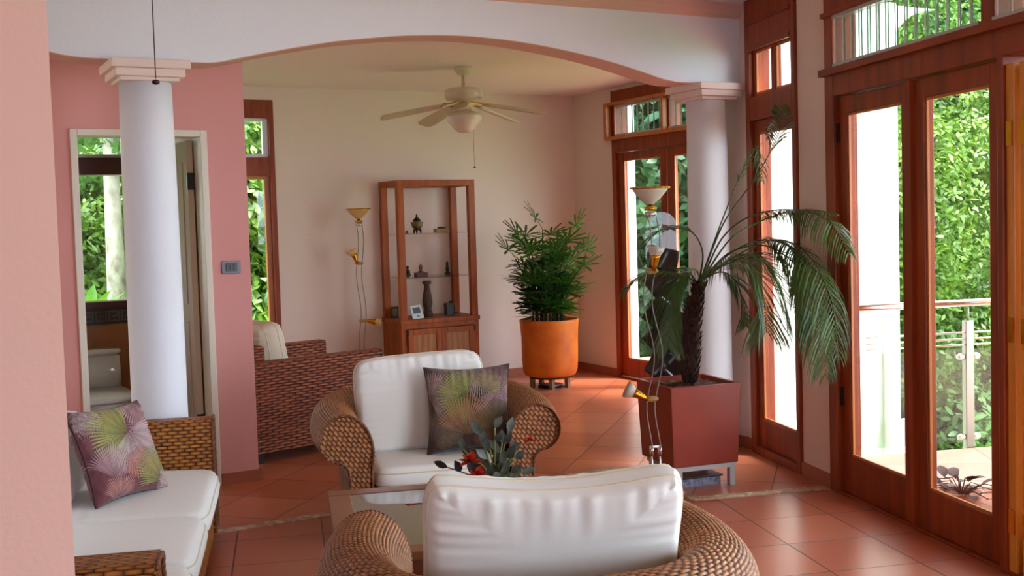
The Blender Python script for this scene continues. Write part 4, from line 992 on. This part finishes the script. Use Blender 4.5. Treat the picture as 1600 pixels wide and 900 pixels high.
# near lamp: turned to face the camera
lx = Vector((3.468, 4.845, 0))
floor_lamp(lx, -radians(HEAD), 'floor lamp with wavy wires and white shades in front of the square red planter', 1.645, [(.52, -1, radians(62)), (1.205, .45, radians(15))], SH, True)
floor_lamp(Vector((3.44, 9.12, 0)), -radians(22), 'slim floor lamp with amber bowl shade beside the display cabinet', 1.63, [(1.16, -.8, radians(25)), (.66, 1, radians(100))], AMB, amp=.014)

# ---------- dark sculpture with clear panel
e_ = empty('sculpture', (3.93, 5.38, 0), -radians(HEAD)); thing(e_, 'sculpture of dark twisted square plates on a clear arched panel behind the wavy lamp', 'sculpture')
MB().box((-.07, -.05, 0), (.10, .05, .03)).build('base', DARKM, e_, bevel=.004)
pts = [(-.10, .03), (.10, .03), (.10, 1.40)] + [(.10*cos(t), 1.40+.12*sin(t)) for t in np.linspace(.15, pi-.15, 12)] + [(-.10, 1.40)]
MB().prism(pts, -.004, .004, 'y').build('clear_panel', glass_mat('acrylic', (.93, .96, .95), .7), e_)
PL = mat('gunmetal_plate', '4A4446', .28, .6, metal=.7)
for k, (z, rx, ry, tw, s_) in enumerate(((1.24, 0, .25, .5, .085), (1.08, .3, .95, -.4, .105), (.90, -.3, .65, .5, .11), (.75, .2, .85, .6, .11), (.60, .4, .55, -.5, .105), (.47, .4, .75, .3, .11))):
    G = np.zeros((9, 9, 3)); u = np.linspace(-1, 1, 9)
    for i in range(9):
        for j in range(9):
            x, zz = u[i]*s_, u[j]*s_*.8; G[i, j] = (x, .035*np.sin(u[i]*2.6+tw*3)*.5+tw*u[i]*u[j]*.05, zz)
    Rm = np.array(Matrix.Rotation(ry, 3, 'Y')); G = G @ Rm.T; G[..., 1] -= .045; G[..., 2] += z
    o = grid('twisted_plate', G, None, PL, e_); so_ = o.modifiers.new('solid', 'SOLIDIFY'); so_.thickness = .006
MB().tube([(0, -.02, .03), (.01, -.02, .5), (-.01, -.02, 1.0), (0, -.02, 1.3)], .005, 6).build('spine', DARKM, e_)

# ---------- square red planter with date palm
SQ = mat('red_clay', 'A03C28', .36, .5, noise=('8A2E1E', 3, (1, 1, 1)))
SOIL = mat('soil_bark', '4A2C1E', .95, noise=('7A4E34', 60, (1, 1, 1)), bump=1.0, bscale=80)
pq = Vector((3.795, 4.985, 0)); rq = -radians(9.5)
sp_ = empty('planter_stand', pq, rq); thing(sp_, 'low pale metal stand under the square red planter', 'stand')
PALE = mat('pale_stand', 'B9B4B8', .5)
b = MB(); b.box((-.18, -.19, .105), (.19, .17, .13)); b.build('top', PALE, sp_)
for x, y in ((-.17, -.18), (.155, -.18), (-.17, .13), (.155, .13)): MB().box((x, y, 0), (x+.033, y+.033, .105)).build('leg', PALE, sp_)
pl = empty('square_planter', (pq.x, pq.y, .131), rq); thing(pl, 'square dark red clay planter holding the date palm', 'planter')
def taper(bm, a0, a1, z0, z1, inner=False):
    vs = [(-a0, -a0, z0), (a0, -a0, z0), (a0, a0, z0), (-a0, a0, z0), (-a1, -a1, z1), (a1, -a1, z1), (a1, a1, z1), (-a1, a1, z1)]
    fs = [(0, 1, 5, 4), (1, 2, 6, 5), (2, 3, 7, 6), (3, 0, 4, 7)]
    if inner: fs = [f_[::-1] for f_ in fs] + [(0, 1, 2, 3)]
    else: fs.append((3, 2, 1, 0))
    bm.add(vs, fs); return bm
b = MB(); taper(b, .198, .215, 0, .44); taper(b, .17, .192, .39, .44, True)
vs = [(-.215, -.215), (.215, -.215), (.215, .215), (-.215, .215)]; vi = [(x*.893, y*.893) for x, y in vs]
b.add([(x, y, .44) for x, y in vs]+[(x, y, .44) for x, y in vi], [(0, 1, 5, 4), (1, 2, 6, 5), (2, 3, 7, 6), (3, 0, 4, 7)])
b.build('box', SQ, pl, bevel=.006)
g_ = np.linspace(-.19, .19, 26); X, Y = np.meshgrid(g_, g_, indexing='ij'); Z = .412+np.random.RandomState(2).uniform(-.008, .012, X.shape)
grid('bark_mulch', np.stack([X, Y, Z], -1), None, SOIL, pl)
# tray under
tr = empty('storage_box', (3.80, 4.955, 0), rq); thing(tr, 'flat box with dark lid and pale patterned side lying under the square planter', 'box')
MB().box((-.12, -.09, 0), (.12, .12, .045)).build('side', mat('pale_print', '9FA6BE', .5, noise=('5C5C82', 50, (1, 1, 1))), tr)
MB().box((-.13, -.10, .045), (.13, .13, .055)).build('lid', mat('dark_lid', '241E22', .3), tr, bevel=.002)

# date palm
UPZ = Vector((0, 0, 1)); AW = Vector((CF.x, CF.y, 0)).normalized(); RTc = Vector((CR.x, CR.y, 0)).normalized()
palm_base = Vector((3.865, 5.02, .545))
dp = empty('date_palm', palm_base); thing(dp, 'date palm with drooping feathery fronds growing in the square red planter', 'palm')
def PX(px, py, depth):
    """a point seen at pixel (px, py) at a distance along the view axis, from the palm's base (used only to read the fronds' curve off the photograph)"""
    d = CR*(px-800)+CU*(CY-py)+CF*F_PX; return Vector((0, 0, H)) + d*(depth/F_PX) - palm_base
dt = (palm_base-Vector((0, 0, H))).dot(CF)
tp = catmull([tuple(PX(1078, 596, dt)), tuple(PX(1078, 560, dt)), tuple(PX(1079, 510, dt)), tuple(PX(1088, 465, dt)), tuple(PX(1094, 440, dt))], 8)
b = MB(); tt = np.linspace(0, 1, len(tp)); rad = .028+.030*np.sin(np.clip(tt*1.25, 0, 1)*pi)**.8+.006*(tt > .9)
b.tube(tp, rad, 18)
TRK = mat('palm_trunk', '4A2A20', .9, noise=('2E1A16', 40, (1, 1, 1)), bump=.8, bscale=60)
trk = b.build('trunk', TRK, dp)
b = MB()
for i in range(230):
    t_ = (i+.5)/230; k = min(len(tp)-1, int(t_*(len(tp)-1))); c_ = Vector(tp[k]); a = i*2.4; r_ = rad[k]
    d = Vector((cos(a), sin(a), 0)); bs_ = c_+d*r_*.8+UPZ*(.006)
    tip = c_+d*(r_+.016)+UPZ*.022; sd_ = d.cross(UPZ)*.010
    b.add([bs_-sd_-UPZ*.008, bs_+sd_-UPZ*.008, tip, bs_-UPZ*.018+d*.012], [(0, 1, 2), (0, 3, 1), (1, 3, 2), (3, 0, 2)])
b.build('leaf_scales', TRK, trk)
def frond(parent, pts, n, L, droop, m, seed, start=.3, side=(1, 1), w0=.007, gap=0):
    rs = random.Random(seed); c_ = catmull([tuple(p) for p in pts], 12); c_, s = resample(c_, 60); b = MB()
    b.tube(c_, np.linspace(.006, .0015, 60), 6)
    tot = s[-1]
    for i in range(n):
        t_ = start+(1-start)*(i+.5)/n; k = min(58, int(t_*59)); p = Vector(c_[k]); tg = (Vector(c_[k+1])-Vector(c_[k])).normalized()
        sd_ = tg.cross(UPZ); sd_ = sd_.normalized() if sd_.length > .1 else RTc.copy()
        ln = L*(sin(pi*min(1, .25+.75*(t_-start)/(1-start)*.98))**.6)*rs.uniform(.85, 1.1)
        for q, sg in ((side[0], 1), (side[1], -1)):
            if not q: continue
            d = (sd_*sg*.55+tg*.75+UPZ*rs.uniform(-.05, .15)).normalized(); nr = tg.cross(sd_).normalized()
            wv = sd_.cross(d); 
            P0 = p; P1 = p+d*ln*.45-UPZ*droop*ln*.12; P2 = p+d*ln*.78-UPZ*droop*ln*.45; P3 = p+d*ln*.95-UPZ*droop*ln*.95
            w_ = w0; lat = d.cross(nr).normalized() if d.cross(nr).length > .01 else UPZ
            lat = (lat+nr*.4*rs.uniform(-1, 1)).normalized()
            b.add([P0-lat*w_*.3, P0+lat*w_*.3, P1+lat*w_*.5, P1-lat*w_*.5, P2+lat*w_*.4, P2-lat*w_*.4, P3], [(0, 1, 2, 3), (3, 2, 4, 5), (5, 4, 6)], smooth=True)
    lim = NR-.05
    for i, v in enumerate(b.v):        # keep the leaflets on the room side of the wall
        X_, Y_ = v[0]+palm_base.x, v[1]+palm_base.y; n_ = X_*cos(NA)-Y_*sin(NA)
        if n_ > lim-.10:
            d_ = n_-(lim-.10*math.exp(-(n_-lim+.10)/.10)); b.v[i] = (v[0]-d_*cos(NA), v[1]+d_*sin(NA), v[2])
    return b.build('frond', m, parent)
O = (1094, 440)
FR = [([(1094, 440, 0), (1130, 350, .0), (1175, 285, .02), (1205, 235, .05), (1221, 195, .05), (1222, 165, .05)], 26, .16, .9, .72),
      ([(1094, 440, 0), (1128, 345, .1), (1158, 272, .15), (1180, 232, .15), (1190, 250, .15), (1190, 285, .15)], 14, .10, .6, .6),
      ([(1096, 440, 0), (1130, 370, -.05), (1180, 335, -.1), (1250, 328, -.12), (1300, 350, -.12), (1328, 400, -.12)], 44, .20, 1.0, .35),
      ([(1096, 440, 0), (1140, 375, .1), (1190, 345, .15), (1250, 328, .2), (1305, 335, .2)], 34, .15, .5, .4),
      ([(1096, 440, 0), (1135, 400, -.15), (1190, 375, -.2), (1240, 390, -.22), (1275, 440, -.22), (1285, 520, -.22)], 46, .26, 1.1, .28),
      ([(1096, 440, 0), (1140, 405, -.25), (1180, 400, -.35), (1215, 440, -.4), (1232, 500, -.4)], 44, .27, 1.1, .25),
      ([(1096, 440, 0), (1130, 415, -.35), (1165, 410, -.5), (1190, 450, -.55), (1198, 520, -.55)], 42, .26, 1.1, .25),
      ([(1094, 440, 0), (1125, 425, -.2), (1150, 440, -.3), (1163, 480, -.3), (1165, 510, -.3)], 24, .12, 1.0, .4),
      ([(1096, 440, 0), (1150, 400, .15), (1210, 375, .25), (1260, 395, .3), (1300, 470, .3), (1310, 560, .3)], 46, .22, 1.1, .3),
      ([(1096, 440, 0), (1140, 395, -.1), (1200, 385, -.15), (1255, 430, -.15), (1285, 520, -.15), (1290, 590, -.15)], 44, .20, 1.0, .35),
      ([(1092, 440, 0), (1098, 395, 0), (1080, 362, 0), (1040, 358, -.02), (1005, 378, -.02)], 30, .13, .55, .45),
      ([(1090, 445, 0), (1072, 432, -.1), (1035, 425, -.15), (1000, 432, -.15), (975, 455, -.15)], 34, .15, .8, .25),
      ([(1090, 445, 0), (1070, 420, .2), (1045, 430, .3), (1028, 480, .35), (1022, 540, .35)], 40, .20, 1.1, .2),
      ([(1090, 445, 0), (1075, 425, -.1), (1055, 440, -.18), (1046, 490, -.2), (1045, 545, -.2)], 36, .16, 1.2, .2)]
def DP(a, b_, c_):
    d = CR*(a-800)+CU*(CY-b_)+CF*F_PX; nn = Vector((cos(NA), -sin(NA), 0)); t_ = (NR-.14)/max(1e-6, nn.dot(d))*F_PX
    return min(dt+c_, t_) if nn.dot(d) > 0 else dt+c_
for k, (pts, n_l, L_, dr, st_) in enumerate(FR):
    frond(dp, [PX(a, b_, DP(a, b_, c_)) for a, b_, c_ in pts], int(n_l*1.5), L_*1.3, dr*.5, DATE, 50+k, st_, w0=.0072)

# ---------- orange round pot with rhapis palm
po = Vector((4.985, 8.545, 0))
st = empty('pot_stand', po, radians(20)); thing(st, 'low stand with short legs under the round orange pot', 'stand')
MB().lathe([(.19, .085), (.19, .1)], n=32).build('top', BARK, st)
for a in (2.6, 3.9, 4.9, 5.9, 1.2): MB().box((.17*cos(a)-.018, .17*sin(a)-.018, 0), (.17*cos(a)+.018, .17*sin(a)+.018, .085)).build('leg', mat('stand_wood', '8A6A50', .6), st)
tr2 = empty('drip_tray', (po.x-.02, po.y-.05, 0), .3); thing(tr2, 'dark shallow tray on the floor under the round orange pot', 'tray')
MB().box((-.10, -.07, 0), (.10, .07, .03)).build('body', mat('dark_lid', '241E22', .3), tr2); MB().box((-.102, -.072, .018), (.102, -.07, .03)).build('edge', ALU, tr2)
OR = mat('orange_terracotta', 'DE761C', .5, .4, noise=('C45A16', 6, (1, 1, 1)), bump=.1, bscale=30)
rp = empty('round_pot', (po.x, po.y, .1005)); thing(rp, 'large round orange terracotta pot on a low stand in the far corner', 'pot')
MB().lathe([(0, 0), (.19, 0), (.225, .012), (.243, .05), (.250, .15), (.252, .35), (.262, .47), (.266, .50), (.258, .508), (.245, .503), (.24, .46), (0, .455)], n=56, cap=False).build('body', OR, rp)
MB().lathe([(.238, .462), (0, .468)], n=40, cap=False).build('soil', SOIL, rp)
rh = empty('lady_palm', (po.x, po.y, .563)); thing(rh, 'bushy lady palm with fan leaves in the round orange pot', 'palm')
rs = random.Random(5)
nleaf = 0
for i in range(23):
    a = i*2.4; r0 = .02+.16*sqrt(i/23.); hgt = rs.uniform(.30, .84)*(1 if i % 3 else .8); x0, y0 = r0*cos(a)*.8, r0*sin(a)*.8
    ex = rs.uniform(.6, 1.9); x1, y1 = x0*(1+ex*.7)+rs.uniform(-.04, .04)+.03*hgt, y0*(1+ex*.6)+rs.uniform(-.04, .04)
    q = catmull([(x0, y0, 0), (x0*1.1, y0*1.1, hgt*.5), (x1, y1, hgt)], 8); stm = MB().tube(q, np.linspace(.008, .005, len(q)), 7).build('stem', mat('rhapis_stem', '2E2A1C', .8), rh)
    for j in range(6):
        nleaf += 1; t_ = 1-.11*j if j else 1; base = Vector(q[int((len(q)-1)*max(.22, t_-.05*j))]); b2 = a+j*2.2+rs.uniform(-.5, .5)
        el = rs.uniform(.1, .8) if j else rs.uniform(.5, 1.2); d = Vector((cos(b2)*cos(el), sin(b2)*cos(el), sin(el))); pl_ = rs.uniform(.08, .17)
        tip = base+d*pl_; b = MB(); b.tube([base, base+d*pl_*.5+UPZ*.01, tip], .0025, 5)
        sd_ = d.cross(UPZ).normalized(); nr = sd_.cross(d).normalized(); nb = 9 if j % 2 else 8
        for k in range(nb):
            th = radians(-100+200*k/(nb-1)); dd = (d*cos(th)+sd_*sin(th)*.95+nr*.12).normalized(); L_ = rs.uniform(.19, .255)*(1-.25*abs(th)/1.8); w_ = .025
            lat = dd.cross(nr).normalized(); dn = -UPZ*rs.uniform(.15, .55)
            P1 = tip+dd*L_*.5+dn*L_*.12; P2 = tip+dd*L_*.92+dn*L_*.38; P3 = tip+dd*L_+dn*L_*.5
            b.add([tip-lat*.003, tip+lat*.003, P1+lat*w_*.5, P1-lat*w_*.5, P2+lat*w_*.38, P2-lat*w_*.38, P3], [(0, 1, 2, 3), (3, 2, 4, 5), (5, 4, 6)], smooth=False)
        b.build('fan_leaf', RHAP, stm)

# ---------- ceiling fan
FC = mat('fan_cream', 'DCC9AE', .4)
fn = empty('ceiling_fan', (3.842, 7.803, ZC)); thing(fn, 'cream ceiling fan with schoolhouse light on the far room ceiling', 'ceiling fan')
MB().lathe([(.075, 0), (.07, -.02), (.04, -.06), (.015, -.065)], n=28).build('canopy', FC, fn)
MB().lathe([(.012, -.06), (.012, -.12), (.02, -.13), (.012, -.145), (.016, -.17)], n=16).build('downrod', FC, fn)
MB().lathe([(.03, -.155), (.12, -.165), (.145, -.18), (.148, -.235), (.135, -.25), (.06, -.262), (.05, -.27)], n=40).build('motor', FC, fn)
MB().lathe([(.05, -.268), (.052, -.30), (.042, -.318), (.062, -.335), (.10, -.35), (.135, -.362), (.142, -.375)], n=32, cap=False).build('light_fitter', FC, fn)
MB().lathe([(.138, -.372), (.142, -.392), (.128, -.42), (.10, -.45), (.08, -.478), (.055, -.498), (.03, -.505), (0, -.506)], n=36, cap=False).build('glass_globe', mat('opal_glass', 'E6CFC4', .2, .6), fn)
MB().tube([(.02, -.03, -.28), (.045, -.05, -.34), (.05, -.05, -.45), (.052, -.05, -.765)], .0018, 6).build('pull_chain', mat('chain_brass', '8A6A4A', .4), fn)
MB().sphere((.052, -.05, -.775), (.010, .010, .008), 10).build('pull_knob', DARKM, fn)
for k in range(5):
    a = radians(-20+72*k-HEAD)
    mx = Matrix.Rotation(a, 4, 'Z') @ Matrix.Translation((0, 0, -.265)) @ Matrix.Rotation(radians(11), 4, 'Y') @ Matrix.Rotation(radians(13), 4, 'X')
    pts = [(.17, -.045), (.25, -.058), (.55, -.066), (.64, -.06), (.665, -.035), (.665, .035), (.64, .06), (.55, .066), (.25, .058), (.17, .045)]
    bl = MB().prism(pts, -.004, .004, 'z', mx).build('blade', mat('blade_cream', 'C9B59B', .45), fn)
    MB().prism([(.06, -.015), (.13, -.012), (.17, -.035), (.22, -.03), (.235, 0), (.22, .03), (.17, .035), (.13, .012), (.06, .015)], .004, .010, 'z', mx).build('blade_iron', BRASS, bl)

# ---------- pull cord near the camera
pcd = empty('pull_cord', (.505, 2.58, 0)); zt_ = 4.05
thing(pcd, 'thin dark pull cord with a small round knob hanging in front of the left column', 'pull cord')
r_dir = Vector((.507, 2.591, 1.83))
pcd.location = (r_dir.x, r_dir.y, 0)
MB().tube([(0, 0, 1.84), (0, 0, 4.05)], .0014, 6).build('cord', mat('dark_cord', '4A4048', .7), pcd)
MB().sphere((0, 0, 1.832), (.009, .009, .006), 16).build('knob', mat('dark_knob', '38202A', .35), pcd)

# ---------- thermostat / switch plate
sw = empty('switch_plate', (1.651, YP, 1.27)); thing(sw, 'dark grey rectangular switch plate on the pink wall right of the doorway', 'light switch')
pts = [(-.056, -.03), (-.05, -.038), (.05, -.038), (.056, -.03), (.056, .03), (.05, .038), (-.05, .038), (-.056, .03)]
MB().prism(pts[::-1], -.010, 0, 'y').build('plate', mat('grey_plate', '6A6470', .4, metal=.3), sw, bevel=.002)
MB().box((-.034, -.012, -.025), (.034, -.010, .025)).build('insert', mat('black_insert', '1C2228', .35), sw)
for x in (-.031, -.0095, .012): MB().box((x, -.016, -.016), (x+.019, -.012, .018)).build('rocker', mat('rocker_grey', '39454C', .4), sw, bevel=.001)

# ---------- toilet
PORC = mat('porcelain', 'D9CFC2', .12, .6, coat=.5)
to = empty('toilet', (.98, 7.42, 0)); thing(to, 'beige toilet with closed lid in the bathroom seen through the doorway', 'toilet')
def sup(w_, d_, n=28, p=3.0, yo=0, sq=1):
    o = []
    for i in range(n):
        t = 2*pi*i/n; c_, s_ = cos(t), sin(t); x = w_*math.copysign(abs(c_)**(2/p), c_); y = d_*math.copysign(abs(s_)**(2/p), s_); o.append((x, y+yo))
    return o
def loft(secs, name, m, parent):
    n = len(secs[0][0]); vs = []; fs = []
    for pts, z in secs: vs += [(x, y, z) for x, y in pts]
    for j in range(len(secs)-1):
        for i in range(n): fs.append((j*n+i, j*n+(i+1) % n, (j+1)*n+(i+1) % n, (j+1)*n+i))
    fs.append(tuple(range(n))[::-1]); fs.append(tuple((len(secs)-1)*n+i for i in range(n)))
    return MB().add(vs, fs, smooth=True).build(name, m, parent)
loft([(sup(.20, .10, yo=.28, p=5), .40), (sup(.215, .105, yo=.29, p=5), .55), (sup(.20, .10, yo=.30, p=5), .70)], 'tank', PORC, to)
loft([(sup(.215, .115, yo=.30, p=5), .70), (sup(.22, .12, yo=.30, p=5), .715), (sup(.21, .11, yo=.30, p=5), .73)], 'tank_lid', PORC, to)
loft([(sup(.12, .22, yo=.05), 0), (sup(.13, .24, yo=.03), .15), (sup(.20, .30, yo=-.02), .36), (sup(.225, .33, yo=-.03), .44), (sup(.215, .32, yo=-.03), .455)], 'bowl', PORC, to)
loft([(sup(.225, .33, yo=-.04), .456), (sup(.232, .335, yo=-.04), .475), (sup(.21, .31, yo=-.04), .492)], 'seat_lid', mat('white_seat', 'EDE8E2', .15, .6), to)
loft([(sup(.19, .03, yo=.19, p=4), .49), (sup(.205, .03, yo=.20, p=4), .60), (sup(.20, .02, yo=.20, p=4), .69)], 'shoulder', PORC, to)
bpy.context.view_layer.update()
